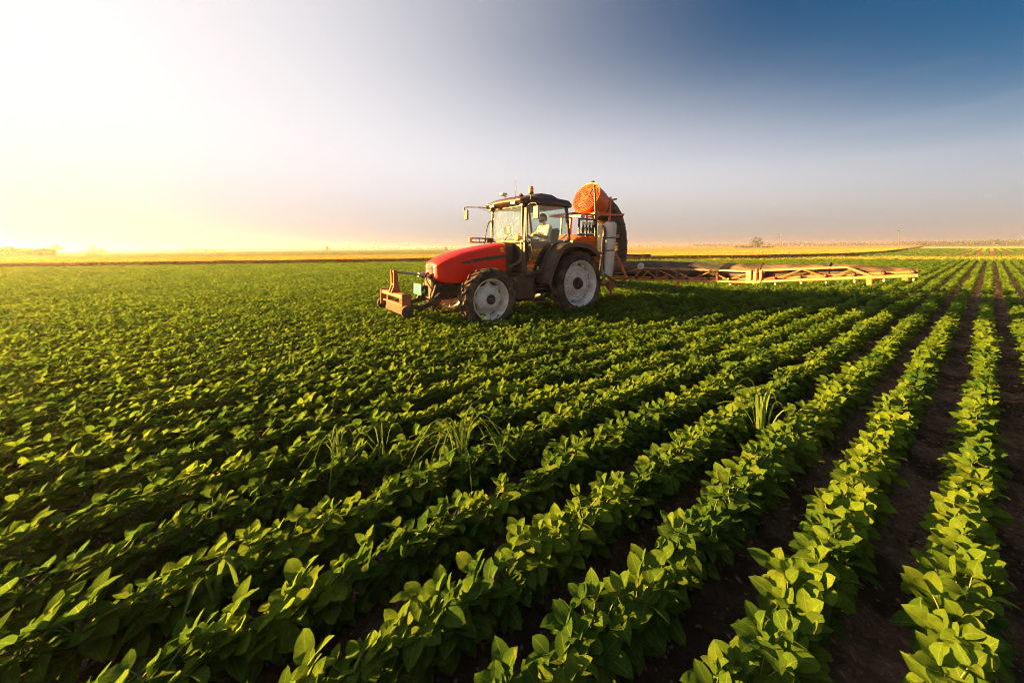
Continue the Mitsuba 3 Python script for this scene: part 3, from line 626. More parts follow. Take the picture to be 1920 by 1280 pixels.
for i in range(4):
    x = -.42 - .115 * i
    v_ = part(vb, 'valve', lathe([(.001, 1.93), (.03, 1.93), (.03, 1.98), (.042, 1.99), (.042, 2.06), (.028, 2.07), (.028, 2.12), (.001, 2.12)], 18, 'z', (x, .54, 0)), 'black_plastic', 40)
    part(vb, 'valve_knob', lathe([(.012, 2.12), (.036, 2.13), (.038, 2.18), (.026, 2.205), (.001, 2.21)], 18, 'z', (x, .54, 0)), 'level_tube', 40)
part(sp_, 'gauge', join(lathe([(.055, -.02), (.058, .02), (.001, .022)], 24, 'y', (-.40, .53, 2.33)), tube([(-.4, .5, 2.2), (-.4, .5, 2.3)], .012)), 'white_plastic', 40)
part(sp_, 'hitch', join(beam((-.45, -.38, .62), (.05, -.42, .62), .06, .08), beam((-.45, .38, .62), (.05, .42, .62), .06, .08), tube([(-.2, 0, 1.05), (-.95, 0, 1.2)], .03), beam((-1.0, -.55, .55), (-1.0, .55, .55), .12, .12)), 'rust_paint', 30)
part(sp_, 'parking_stand', join(beam((-1.5, .55, .62), (-1.55, .62, .36), .06, .06), box(-1.75, -1.35, .5, .74, .33, .37, .01), beam((-1.5, -.55, .62), (-1.55, -.62, .36), .06, .06), box(-1.75, -1.35, -.74, -.5, .33, .37, .01), lathe([(.001, -.05), (.13, -.05), (.13, .05), (.001, .05)], 24, 'y', (-1.4, .7, .62))), 'rust_paint', 30)
part(sp_, 'tail_post', join(beam((-1.66, .35, 1.45), (-1.59, .35, 2.88), .05, .05), tube([(-1.48, .35, 2.775), (-1.84, .35, 2.845)], .026), beam((-1.0, .35, 2.40), (-2.16, .35, 2.45), .055, .05), box(-2.18, -2.10, .30, .40, 2.42, 2.48, .01),
                            beam((-1.62, .35, 2.14), (-1.92, .35, 2.16), .05, .13), beam((-1.64, .35, 1.89), (-2.06, .35, 1.89), .05, .09), beam((-.95, .46, 1.47), (-1.66, .35, 1.47), .05, .05)), 'orange_paint', 30, label='orange post with short arms behind the fan')
part(sp_, 'fan_stay', join(tube([(-.93, .53, 1.88), (-.84, .53, 2.5), (-.77, .52, 3.04)], .028, 12), sph((-.77, .52, 3.05), .035, 1)), 'brown_plastic', 50)
part(sp_, 'light_bar', join(box(-2.66, -2.58, .05, 1.02, 1.355, 1.405, .008), box(-2.68, -2.56, .88, 1.02, 1.335, 1.415, .01), beam((-2.62, .05, 1.38), (-2.42, -.28, 1.38), .04)), 'brown_plastic', 30)


def side(s):
    """One half of the boom; s = 1 is the half that reaches over the rows towards the camera's right."""
    Q = MT @ np.diag([1, 1.013 * s, 1, 1.0])
    X = -1.8

    def p_(parent, name, m, mt, sm=35, label=None):
        return part(parent, name, join(m), mt, sm, Q, label, True)
    a = p_(sp_, 'inner_boom', [beam((X, .28, .755), (X, 1.1, .775), .042, .036), beam((X, 1.1, .78), (X, 3.80, .90), .042, .040), beam((X, 1.12, .79), (X, 1.36, 1.08), .05, .05), beam((X, 1.34, 1.08), (X, 3.70, 1.11), .038, .036), beam((X, 3.14, .88), (X, 3.14, 1.10), .05, .06)], 'boom_paint', 30, 'inner half of the folding boom')
    for u, v in (((1.26, .79), (1.60, 1.06)), ((1.40, 1.06), (1.80, .83)), ((1.80, .83), (2.05, .95)), ((1.74, 1.07), (2.30, .86)), ((2.10, 1.08), (2.55, .88)), ((2.16, 1.08), (2.62, .88)), ((2.62, .88), (3.02, 1.08)), ((3.02, 1.08), (3.36, .91)), ((3.36, .91), (3.70, 1.06))):
        p_(a, 'lattice_bar', tube([(X, *u), (X, *v)], .013, 8), 'boom_paint', 40)
    h = p_(sp_, 'boom_hinge', [box(X - .05, X + .05, 3.70, 3.80, .93, 1.14, .01), box(X - .05, X + .05, 3.855, 3.895, .92, 1.17, .01), box(X - .05, X + .05, 3.93, 3.98, .93, 1.15, .01), tube([(X, 3.84, .86), (X, 3.84, 1.12)], .03), beam((X, 3.70, .90), (X, 3.95, .92), .08, .06), beam((X, 3.80, 1.10), (X, 3.96, 1.12), .03, .03)], 'boom_paint', 30)
    b = p_(sp_, 'outer_boom', [beam((X, 3.92, .92), (X, 4.6, 1.0), .05, .046), beam((X, 4.6, 1.0), (X, 5.98, 1.155), .05, .052), beam((X, 3.96, 1.14), (X, 5.18, 1.25), .038, .036), beam((X, 5.18, 1.25), (X, 5.50, 1.11), .038, .036)], 'boom_paint', 30, 'outer half of the folding boom')
    for u, v in (((4.22, 1.0), (4.59, 1.185)), ((4.59, 1.185), (4.98, 1.05)), ((4.98, 1.05), (5.24, 1.21)), ((3.97, .95), (4.2, 1.03))):
        p_(b, 'lattice_bar', tube([(X, *u), (X, *v)], .013, 8), 'boom_paint', 40)
    zl = lambda y: np.interp(y, [.3, 1.1, 3.8, 5.98], [.80, .82, .95, 1.205])
    g = p_(sp_, 'spray_pipe', tube([(X - .09, y, zl(y)) for y in (.4, 1.1, 2.5, 3.8, 4.6, 5.97)], .028, 12), 'boom_paint', 50, 'long pale spray pipe behind the boom')
    for y in (1.2, 1.65, 2.1, 2.5, 2.96, 3.39, 4.18, 4.57, 4.92, 5.28, 5.62, 5.93):
        z = zl(y) + .01
        k = p_(g, 'nozzle', [lathe([(.001, -.03), (.028, -.03), (.03, .02), (.018, .04), (.001, .042)], 14, 'x', (X + .02, y, z)), tube([(X - .06, y, z), (X + .02, y, z)], .016, 8), tube([(X - .04, y, z), (X - .04, y, z - .10)], .012, 8)], 'black_plastic', 40)
        p_(k, 'tip', lathe([(.001, -.04), (.014, -.04), (.018, 0), (.001, .002)], 12, 'z', (X - .04, y, z - .10)), 'white_plastic', 40)
    for y in (1.78, 2.28):
        p_(g, 'filter_cup', lathe([(.001, -.11), (.03, -.10), (.036, 0), (.036, .05), (.05, .06), (.05, .09), (.02, .11), (.001, .115)], 18, 'z', (X + .02, y, .985)), 'black_plastic', 40)
    for y, l in ((2.28, .13), (5.46, .13), (5.85, .07)):
        zz = np.interp(y, [1.1, 3.8, 4.6, 5.98], [.78, .90, 1.0, 1.155])
        p_(sp_, 'boom_foot', box(X - .03, X + .03, y - .035, y + .035, zz - l, zz - .005, .008), 'orange_paint', 30, 'short orange foot below the boom')
    p_(sp_, 'boom_strut', tube([(-1.62, .60, 1.49), (X, .92, .80)], .038, 14), 'orange_paint', 50, 'slanting orange strut that holds the boom')
    k = p_(sp_, 'pulley', lathe([(.02, -.03), (.075, -.03), (.085, -.02), (.07, -.006), (.07, .006), (.085, .02), (.075, .03), (.02, .03)], 28, 'x', (X + .04, 1.33, 1.125)), 'white_plastic', 40, 'white pulley at the boom corner')
    p_(sp_, 'cable', tube([(X + .02, .55, .90), (X + .03, 1.0, .98), (X + .04, 1.27, 1.06)], .007, 6), 'steel', 40)
    # air sleeve: a sagging fabric tube that narrows to the tip
    ys = np.linspace(.12, 5.97, 118)
    top = np.interp(ys, [.1, .75, 1.37, 2.35, 2.73, 3.6, 4.28, 5.04, 5.6, 5.87, 5.97], [1.22, 1.235, 1.26, 1.24, 1.245, 1.25, 1.26, 1.295, 1.265, 1.25, 1.21])
    bot = np.interp(ys, [.1, 1.0, 2.3, 3.8, 4.6, 5.97], [.78, .77, .83, .93, 1.02, 1.175])
    pinch = 1 - .30 * np.exp(-((ys - 3.86) / .07) ** 2) - .16 * np.exp(-((ys - 2.46) / .08) ** 2) - .08 * np.exp(-((ys - 1.2) / .06) ** 2)
    secs = []
    for i, y in enumerate(ys):
        r = (top[i] - bot[i]) / 2; c = (top[i] + bot[i]) / 2
        a_ = np.arange(30) * 2 * np.pi / 30
        rr = r * (1 - (1 - pinch[i]) * (.5 - .5 * np.sin(a_)))
        secs.append(np.stack([X - .16 - max(r, .10) + np.cos(a_) * rr * 1.08, np.full(30, y), c + np.sin(a_) * rr], 1))
    m = loft(secs)
    v = m.vertices
    n1 = meshkit.fbm(v * np.array([6, 5, 10]), 4, 21) - .5
    n2 = np.sin(v[:, 1] * 26 + 5 * meshkit.noise(v * 3, 4)) * meshkit.noise(v * np.array([2, 1.5, 2]), 8) ** 2
    v[:, 0] += .075 * n1 + .012 * n2; v[:, 2] += .03 * n1 + .007 * n2
    k = p_(sp_, 'air_sleeve', m, 'sleeve_fabric', 70, 'long dark fabric air sleeve that runs along the boom')
    for y in (2.46, 3.86, 4.9):
        i = int(np.argmin(abs(ys - y)))
        p_(k, 'tie_strap', tube(np.vstack([secs[i], secs[i][:1]]) * [1, 1, 1] + [0, 0, .004], .012, 6, False), 'black_plastic', 50)


side(1)
side(-1)


# ------------------------------------------------------------------ ground
def near_ground():
    """The soil between the rows, in world metres: low ridges under the rows, clods and crumbs."""
    xs = np.concatenate([np.arange(-9, -3, .12), np.arange(-3, 4.5, .035), np.arange(4.5, 16, .12)]); ys = np.concatenate([np.arange(-1, .2, .1), np.arange(.2, 5.5, .035), np.arange(5.5, 14, .12)])
    X, Y = np.meshgrid(xs, ys, indexing='ij')
    p = np.stack([X, Y, 0 * X], -1)
    l = X * LEFT[0] + Y * LEFT[1]
    k = (l - ROW0) / ROWS
    ridge = .022 * np.cos(2 * np.pi * k)
    c = meshkit.fbm(p * 9, 3, 11) - .5; c2 = meshkit.noise(p * 21, 12) ** 2
    fade = np.clip(np.minimum(np.minimum(X + 9, 16 - X), np.minimum(Y + 1, 14 - Y)) / .6, 0, 1)
    z = (ridge + (.06 * c + .030 * c2) + .01) * fade - .03 * (1 - fade)
    n, m = X.shape
    idx = np.arange(n * m).reshape(n, m)
    f = np.stack([idx[:-1, :-1], idx[1:, :-1], idx[1:, 1:], idx[:-1, 1:]], -1).reshape(-1, 4)
    return mesh_of(np.stack([X, Y, z], -1).reshape(-1, 3), np.vstack([f[:, [0, 1, 2]], f[:, [0, 2, 3]]]))


ROWS, ROW0 = 0.392, -0.062
I4 = np.eye(4)
scene['soil'] = mikit.ply(near_ground(), 'dark_soil', smooth=True); labels['soil'] = {'kind': 'structure'}
R_ = 4200.0
gr = np.linspace(0, 2 * np.pi, 65)[:-1]
rad = [0, 20, 60, 160, 400, 1000, 2200, R_]
gv = [[0, 0, -.035]] + [[r * math.cos(a), r * math.sin(a), -.035] for r in rad[1:] for a in gr]
gf = [[0, 1 + j, 1 + (j + 1) % 64] for j in range(64)] + [t for i in range(len(rad) - 2) for j in range(64) for t in ([1 + i * 64 + j, 1 + (i + 1) * 64 + j, 1 + (i + 1) * 64 + (j + 1) % 64], [1 + i * 64 + j, 1 + (i + 1) * 64 + (j + 1) % 64, 1 + i * 64 + (j + 1) % 64])]
scene['ground'] = mikit.ply(mesh_of(gv, gf), 'earth'); labels['ground'] = {'kind': 'structure'}


# ------------------------------------------------------------------ soybean plants
def leaflet(L, wd, segs, fold, droop, r):
    """A leaflet along +x: oval with a pointed tip, folded along its midrib, its tip drooping. Returns vertices, faces, uv."""
    t = np.linspace(0, 1, segs + 1)
    prof = np.sin(np.pi * np.clip(t, 0, 1) ** .76) ** .62
    prof[0], prof[-1] = .08, 0.02
    w = wd * L * .5 * prof
    x = L * t; z = -droop * L * t ** 2 + .03 * L * np.sin(np.pi * t)
    v, uv = [], []
    for i in range(segs + 1):
        for s in (-1, 0, 1):
            v.append([x[i], s * w[i] * math.cos(fold), z[i] + abs(s) * w[i] * math.sin(fold) + (r.normal() * .02 * L if s and segs > 3 and 0 < i < segs else 0)]); uv.append([s, t[i]])
    f = []
    for i in range(segs):
        for j in (0, 1):
            a = i * 3 + j
            f += [[a, a + 3, a + 4], [a, a + 4, a + 1]]
    return np.array(v), np.array(f), np.array(uv)


def quad_leaf(L, wd, fold, droop):
    v = np.array([[0, 0, 0], [L * .45, -wd * L * .5, L * .10 * fold], [L, 0, -droop * L], [L * .45, wd * L * .5, L * .10 * fold]])
    return v, np.array([[0, 1, 2], [0, 2, 3]]), np.array([[0, 0], [-1, .5], [0, 1], [1, .5]])


def orient(az, pitch, roll):
    ca, sa, cp, s_p, cr, sr = math.cos(az), math.sin(az), math.cos(pitch), math.sin(pitch), math.cos(roll), math.sin(roll)
    Rz = np.array([[ca, -sa, 0], [sa, ca, 0], [0, 0, 1]]); Ry = np.array([[cp, 0, -s_p], [0, 1, 0], [s_p, 0, cp]]); Rx = np.array([[1, 0, 0], [0, cr, -sr], [0, sr, cr]])
    return Rz @ Ry @ Rx


SUN_ROW = np.array([SUN[:2] @ ROWD[:2], SUN[:2] @ np.array([-ROWD[1], ROWD[0]])]); SUN_ROW /= np.linalg.norm(SUN_ROW)


def tilt_to_sun(a):
    """Soybean leaves follow the sun: a rotation that leans the leaf's upper face towards it by the angle a (row frame: x along the row)."""
    return trimesh.transformations.rotation_matrix(a, [-SUN_ROW[1], SUN_ROW[0], 0])[:3, :3]


def stack(parts):
    vs, fs, us, at = [], [], [], 0
    for v, f, u in parts:
        vs.append(v); fs.append(f + at); us.append(u); at += len(v)
    return np.vstack(vs), np.vstack(fs), np.vstack(us)


def plant(r, lod, height=.29, scale=1.0):
    """List of trifoliate leaves (vertices, faces, uv) of one plant round the origin, and its stem as a tube list."""
    n = {0: 15, 1: 14, 2: 11, 3: 7}[lod]
    leaves, stems = [], []
    az0 = r.uniform(0, 6.28)
    lean = r.normal(0, .02, 2)
    for i in range(n):
        u = (i + r.uniform(-.3, .3)) / (n - 1); u = min(max(u, 0), 1)
        az = az0 + i * 2.4 + r.normal(0, .35)
        hz = height * (.22 + .72 * u ** .85) * r.uniform(.92, 1.08)
        reach = (.022 + .062 * math.sin(math.pi * min(1, .25 + .75 * (1 - u)))) * r.uniform(.6, 1.3)
        base = np.array([lean[0] * u, lean[1] * u, hz * .72])
        tip = base + np.array([math.cos(az) * reach, math.sin(az) * reach * (.55 if lod < 2 else .36), hz * .28 + r.uniform(0, .025)])
        L0 = (.079 - .020 * max(0, u - .7) / .3) * r.uniform(.82, 1.2) * scale
        young = u > .80
        parts = []
        for k in ((0, 1, -1) if lod < 3 else (0, 1)):
            da = k * r.uniform(1.15, 1.55)
            pitch = r.normal(.55, .35) if young else r.normal(-.25 + .42 * u, .27)
            L = L0 * (1.0 if k == 0 else .92) * (1.12 if lod == 3 else 1.0)
            fold = r.uniform(.12, .42)
            if lod <= 1:
                g = leaflet(L, r.uniform(.66, .82), 6 if lod == 0 else 4, fold, r.uniform(.03, .22), r)
            elif lod == 2:
                g = leaflet(L, r.uniform(.66, .82), 2, fold, r.uniform(.05, .2), r)
            else:
                g = quad_leaf(L, r.uniform(.62, .78), fold * 3, r.uniform(.05, .2))
            Rm = orient(az + da, pitch, r.normal(0, .28))
            Rm = tilt_to_sun(r.uniform(.15, .75) * (.35 + .65 * u)) @ Rm
            off = np.array([math.cos(az), math.sin(az), 0]) * (.014 if k == 0 else 0)
            parts.append((g[0] @ Rm.T + tip + off * [1, .6, 1], g[1], g[2]))
        leaves.append(stack(parts))
        if lod <= 1:
            stems.append(tube([base, (base + tip) / 2 + [0, 0, .01], tip], .0018, 4 if lod == 0 else 3, False))
    if lod <= 1:
        stems.append(tube([[0, 0, -.03], [lean[0] * .5, lean[1] * .5, height * .4], [lean[0], lean[1], height * .80]], [.0045, .0038, .002], 5, False))
    return leaves, stems


def shape(g, bsdf):
    v, f, u = g
    return mikit.ply(mesh_of(v, f), bsdf, smooth=True, uv=u)


pr = np.random.default_rng(11)
NV, NPL, STEP = 10, 10, .105
# single plants with their leaves and stem as parts
for k in range(NV):
    lv, st = plant(pr, 0, pr.uniform(.27, .32), pr.uniform(1.0, 1.12))
    g = {'type': 'shapegroup', 'stem': mikit.ply(join(*st), 'stem_green', smooth=True)}
    for i, l in enumerate(lv):
        g['leaf' if i == 0 else f'leaf_{i:03d}'] = shape(l, 'leaf')
    scene[f'plant_kind_{k}'] = g


def segment(lod, nv, n):
    for k in range(nv):
        gs, ss = [], []
        for i in range(n):
            h = pr.uniform(.25, .315)
            lv, st = plant(pr, lod, h, pr.uniform(.95, 1.12))
            o = np.array([(i - (n - 1) / 2) * STEP + pr.normal(0, .018), pr.normal(0, .016), 0])
            gs += [(v + o, f, u) for v, f, u in lv]
            ss += [moved(s_, trimesh.transformations.translation_matrix(o)) for s_ in st]
        g = {'type': 'shapegroup', 'leaves': shape(stack(gs), 'leaf' if lod < 2 else 'far_leaf')}
        if ss:
            g['stems'] = mikit.ply(join(*ss), 'stem_green', smooth=True)
        scene[f'row_kind_{lod}_{k}'] = g


NK = {1: 9, 2: 9, 3: 10}
segment(1, NK[1], NPL); segment(2, NK[2], NPL); segment(3, NK[3], NPL * 2)
for k in range(4):      # one plant for places where a wheel leaves gaps in a row
    scene[f'lone_kind_{k}'] = {'type': 'shapegroup', 'leaves': shape(stack(plant(pr, 2)[0]), 'far_leaf')}
SEG = NPL * STEP

EDGE = np.array([(-400, -40), (-90, 26), (-60, 29), (-45, 31), (-27, 34.5), (-12, 37.5), (5, 38), (18, 36.5), (33, 35.5), (43, 33), (53, 29), (80, 18), (300, -60)], float)
tyres = [(x, s * .80, R) for x, R in ((WB, RF), (0, RR)) for s in (1, -1)]


def in_tyre(P):
    q = np.linalg.inv(MT) @ np.append(P, 1)
    return any(abs(q[1] - y) < .27 and abs(q[0] - x) < R * .80 for x, y, R in tyres)


def visible(P, pad):
    u, v, z = pix(P)
    d = np.asarray(P) - CAM
    return z > .1 and abs(d @ CR) < z * 960 / FPX + pad and (d @ CU) > -z * (1280 - CY) / FPX - pad


ROW_WORDS = {0: 'first', 1: 'second', 2: 'third', 3: 'fourth', 4: 'fifth', 5: 'sixth', 6: 'seventh', 7: 'eighth', 8: 'ninth', 9: 'tenth', 10: 'eleventh', 11: 'twelfth'}
near, crop = [], []
for j in range(-70, 240):
    l = ROW0 - ROWS * j
    t = -70.0 - (j * 37 % 10) * .07
    while t < 95:
        far = math.hypot(*(l * LEFT + (t + SEG) * ROWD)[:2]) > 15
        n = 2 if far else 1
        c = l * LEFT + (t + n * SEG / 2) * ROWD
        if c[1] < np.interp(c[0], EDGE[:, 0], EDGE[:, 1]) and visible(c + [0, 0, .15], 1.6 if far else 1.1):
            crop.append((np.linalg.norm(c - CAM), j, c, n))
        t += n * SEG
crop.sort(key=lambda s: s[0])
count, nseg, nlone = 0, 0, 0
used_rows = set()


def add_crop(kind, c, a, s, sy=1.0):
    global nseg
    nseg += 1
    scene[f'soybean_crop__{nseg:04d}'] = {'type': 'instance', 'g': {'type': 'ref', 'id': kind},
                                          'to_world': T().translate([float(c[0]), float(c[1]), float(c[2])]).rotate([0, 0, 1], math.degrees(a)).scale([1, sy, s])}


for dist, j, c, n in crop:
    a = math.atan2(ROWD[1], ROWD[0])
    sc_ = float(pr.uniform(.88, 1.1)) * (1 + .12 * (float(meshkit.noise(np.array([c * .35]), 31)[0]) - .5))
    if count < 300 and dist < 4:
        for i in range(NPL):
            q = c + ROWD * ((i - (NPL - 1) / 2) * STEP + pr.normal(0, .016)) + LEFT * pr.normal(0, .014)
            u, v, z = pix(q + [0, 0, .2])
            if count < 300 and z > .1 and -40 < u < 1960 and 440 < v < 1400:
                key = numbered('soybean_plant'); count += 1
                w = {'type': 'instance', 'g': {'type': 'ref', 'id': f'plant_kind_{int(pr.integers(NV))}'},
                     'to_world': T().translate(q.tolist()).rotate([0, 0, 1], math.degrees(a) + float(pr.normal(0, 16))).scale([float(pr.uniform(.9, 1.12))] * 2 + [float(pr.uniform(.86, 1.12))])}
                scene[key] = w
                near.append((j, float(q @ ROWD), key))
            else:
                add_crop(f'lone_kind_{int(pr.integers(4))}', q, a + float(pr.normal(0, .2)), sc_)
        continue
    pts = [c + ROWD * (i - (NPL * n - 1) / 2) * STEP for i in range(NPL * n)]
    if any(in_tyre(q) for q in pts):
        for q in pts:
            if not in_tyre(q):
                add_crop(f'lone_kind_{int(pr.integers(4))}', q, a + float(pr.normal(0, .2)), sc_)
        continue
    lod = 1 if dist < 5.5 else 2 if n == 1 else 3
    add_crop(f'row_kind_{lod}_{int(pr.integers(NK[lod]))}', c + LEFT * pr.normal(0, .008), a, sc_, float(pr.uniform(.92, 1.1)))
for j in sorted({x[0] for x in near}):
    for i, (_, _, key) in enumerate(sorted(x for x in near if x[0] == j)):
        nth = f'{i + 1}' + ('th' if 10 <= (i + 1) % 100 <= 20 else {1: 'st', 2: 'nd', 3: 'rd'}.get((i + 1) % 10, 'th'))
        labels[key] = {'label': f'leafy soybean plant, {nth} from the near end of the {ROW_WORDS.get(j + 1, str(j + 2) + "th")} row from the right', 'category': 'plant',
                       'group': 'soybean plants in the rows nearest the camera'}
labels['soybean_crop'] = {'label': 'wide field of green soybean rows that runs away to the far headland', 'category': 'crop', 'kind': 'stuff'}


# clods of earth between the near rows
cr_ = np.random.default_rng(5)
cl = []
for i in range(4200):
    u_, t_ = cr_.uniform(-3.2, 1.0), cr_.uniform(-1.5, 5.5)
    k = round((u_ - ROW0) / ROWS - .5) + .5
    p = (ROW0 + k * ROWS + cr_.normal(0, .05)) * LEFT + t_ * ROWD
    s = abs(cr_.normal(0, .010)) + .004
    m = trimesh.creation.icosphere(1 if s > .012 else 0, 1.0)
    m.vertices *= (1 + cr_.normal(0, .16, (len(m.vertices), 1))) * np.array([1, cr_.uniform(.6, 1), cr_.uniform(.5, .8)]) * s
    m.apply_transform(trimesh.transformations.rotation_matrix(cr_.uniform(0, 6.28), [0, 0, 1])); m.apply_translation(p + [0, 0, -.012])
    cl.append(m)
scene['soil_clods'] = mikit.ply(join(*cl), 'dark_soil', smooth=False); labels['soil_clods'] = {'label': 'crumbly dark clods of earth lying between the rows', 'category': 'soil', 'kind': 'stuff'}


# ------------------------------------------------------------------ tall grass weeds standing among the rows
def on_ground(u, v, z=0.0):
    d = _F + CR * (u - 960) / FPX - CU * (v - CY) / FPX
    return CAM + d * (z - CAM[2]) / d[2]


def blade(base, az, L, h, w, droop, r, kink=None):
    n = 9; t = np.linspace(0, 1, n)
    out = L * t * (.25 + .75 * t); up = h * np.sin(np.minimum(t * (math.pi / 2) * (1 + droop), math.pi * .93))
    d = np.array([math.cos(az), math.sin(az), 0]); s = np.array([-d[1], d[0], 0])
    p = np.array(base) + out[:, None] * d + up[:, None] * np.array([0, 0, 1.0]) + (.03 * np.sin(t * 3 + az) * L)[:, None] * s
    ww = w * np.minimum(1, .35 + 3 * t) * (1 - t ** 2.2) + .0006
    v = np.concatenate([p - ww[:, None] / 2 * s + [0, 0, 0], p - ww[:, None] * .0 * s - [0, 0, w * .22], p + ww[:, None] / 2 * s])
    f = []
    for i in range(n - 1):
        for k in (0, n):
            f += [[k + i, k + i + 1, k + n + i + 1], [k + i, k + n + i + 1, k + n + i]]
    return mesh_of(v, f)


def weed(u, v, n, L, h, w, label, seed, droop=(.2, .9), zt=0.0, dry=0):
    r = np.random.default_rng(seed); b = on_ground(u, v, zt); b[2] = 0
    k = thing('grass_weed', label, 'weed')
    for i in range(n):
        az = 2 * math.pi * i / n + r.normal(0, .4)
        part(k, 'blade', blade(b + np.append(r.normal(0, .012, 2), 0), az, L * r.uniform(.5, 1.15), h * r.uniform(.75, 1.12), w * r.uniform(.7, 1.2), r.uniform(*droop), r), 'grass_leaf', True, I4)
    for i in range(dry):
        az = r.uniform(0, 6.28)
        part(k, 'dry_blade', blade(b + np.append(r.normal(0, .05, 2), .0), az, .16, .03, w, .9, r), 'dry_grass', True, I4)
    return k


weed(1432, 862, 13, .28, .52, .019, 'tall upright clump of pale grass blades in a soybean row near the right', 3, (.1, .5))
weed(868, 905, 30, .44, .44, .014, 'large bushy clump of arching grass blades with dry litter at its foot', 4, (.35, 1.0), dry=8)
weed(640, 935, 9, .36, .42, .015, 'low grass clump with long drooping blades left of the large bushy clump', 5, (.75, 1.05))
weed(715, 925, 4, .18, .42, .011, 'thin grass clump of few upright blades between two bigger clumps', 6, (.1, .5))
weed(1310, 735, 7, .24, .46, .015, 'small grass clump standing out of a row above the tall upright clump', 7, (.2, .9))
weed(962, 690, 8, .2, .46, .016, 'grass clump in the middle distance in front of the tractor', 8, (.1, .6))
weed(410, 1190, 3, .20, .36, .024, 'broad bladed grass with one bent drooping leaf near the lower left', 9, (.8, 1.0))
weed(545, 720, 5, .14, .42, .016, 'grass tuft among the rows left of the tractor', 12, (.1, .5))


# ------------------------------------------------------------------ fields beyond the soybeans
def blades_mesh(P, h, w, r, lean=.12):
    n = len(P); a = r.uniform(0, 2 * np.pi, n); d = np.stack([np.cos(a), np.sin(a), 0 * a], 1)
    b0, b1 = P - d * w / 2, P + d * w / 2
    tip = P + np.column_stack([r.normal(0, lean, n) * h, r.normal(0, lean, n) * h, h])
    v = np.stack([b0, b1, tip], 1).reshape(-1, 3)
    return mesh_of(v, np.arange(3 * n).reshape(-1, 3))


def scatter(poly, n, r, edge=None):
    from shapely.geometry import Polygon, Point
    import shapely
    g = Polygon(poly); x0, y0, x1, y1 = g.bounds
    out = []
    while sum(map(len, out)) < n:
        q = np.column_stack([r.uniform(x0, x1, 4 * n), r.uniform(y0, y1, 4 * n)])
        out.append(q[shapely.contains_xy(g, q[:, 0], q[:, 1])])
    return np.column_stack([np.vstack(out)[:n], np.zeros(n)])


def sheet(poly, z, bump, step0=.9, seed=1):
    """A bumpy top surface over a polygon, its cells growing with the distance from the camera."""
    from shapely.geometry import Polygon
    import shapely
    g = Polygon(poly); P = []
    rads = [24.0]
    while rads[-1] < 1700:
        rads.append(rads[-1] * 1.03 if rads[-1] < 200 else rads[-1] * 1.10)
    for i, R in enumerate(rads):
        a = np.arange(-75, 75, max(.8, 0.9)) + (i % 2) * .45
        P.append(np.column_stack([R * np.sin(np.radians(a)), R * np.cos(np.radians(a))]))
    P = np.vstack(P); P = P[shapely.contains_xy(g.buffer(-.2), P[:, 0], P[:, 1])]
    B = [g.exterior.interpolate(t) for t in np.arange(0, min(g.exterior.length, 2500), 1.5)]
    P = np.vstack([P, [[b.x, b.y] for b in B], list(g.exterior.coords)[:-1]])
    from scipy.spatial import Delaunay
    tri = Delaunay(P).simplices
    c = P[tri].mean(1); tri = tri[shapely.contains_xy(g, c[:, 0], c[:, 1])]
    p3 = np.column_stack([P, np.zeros(len(P))])
    zz = z + bump * (meshkit.fbm(p3 * .9, 3, seed) - .5)
    m = mesh_of(np.column_stack([P, zz]), tri)
    n = np.cross(m.vertices[tri[:, 1]] - m.vertices[tri[:, 0]], m.vertices[tri[:, 2]] - m.vertices[tri[:, 0]])
    return mesh_of(m.vertices, np.where((n[:, 2] < 0)[:, None], tri[:, ::-1], tri))


fr_ = np.random.default_rng(17)


def band(line, depth, n, r):
    """Random points within depth metres beyond a line (its far side has larger y)."""
    line = np.asarray(line, float); seg = np.diff(line, axis=0); L = np.linalg.norm(seg, axis=1); c = np.append(0, np.cumsum(L))
    s = r.uniform(0, c[-1], n); i = np.clip(np.searchsorted(c, s) - 1, 0, len(seg) - 1)
    p = line[i] + seg[i] * ((s - c[i]) / L[i])[:, None]
    nrm = np.column_stack([-seg[i, 1], seg[i, 0]]) / L[i][:, None]
    return np.column_stack([p + nrm * r.uniform(0, depth, n)[:, None], np.zeros(n)])


WL = [(-130, 21), (-95, 26.5), (-60, 30.5), (-46, 32.5), (-27, 36), (-12, 39), (6, 40.5)]
wheat_left = WL + [(8, 61), (-14, 61), (-43, 60), (-69, 49), (-110, 41), (-150, 35)]
WR = [(6, 40.5), (17, 42.3), (26, 42.1), (43, 47.5), (65.6, 63.5), (135, 122), (400, 350)]
wheat_right = WR + [(760, 650), (500, 1500), (0, 1500), (8, 61)]
for name, line, poly, lab, nb in (('wheat_field', WL, wheat_left, 'narrow strip of golden wheat beyond the soybeans on the left', 26000), ('wheat_field', WR[:6], wheat_right, 'large golden wheat field that reaches the horizon behind the sprayer', 34000)):
    k = numbered(name)
    P = band(line, 2.5, nb, fr_)
    hh = fr_.uniform(.58, .82, nb)
    Q = scatter([q for q in poly if q[1] < 140 and abs(q[0]) < 140], 26000, fr_)
    top = sheet(poly, .58, .16, seed=3)
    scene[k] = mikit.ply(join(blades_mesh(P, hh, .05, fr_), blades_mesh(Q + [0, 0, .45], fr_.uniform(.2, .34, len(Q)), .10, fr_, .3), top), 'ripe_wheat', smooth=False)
    labels[k] = {'label': lab, 'category': 'crop', 'kind': 'stuff'}
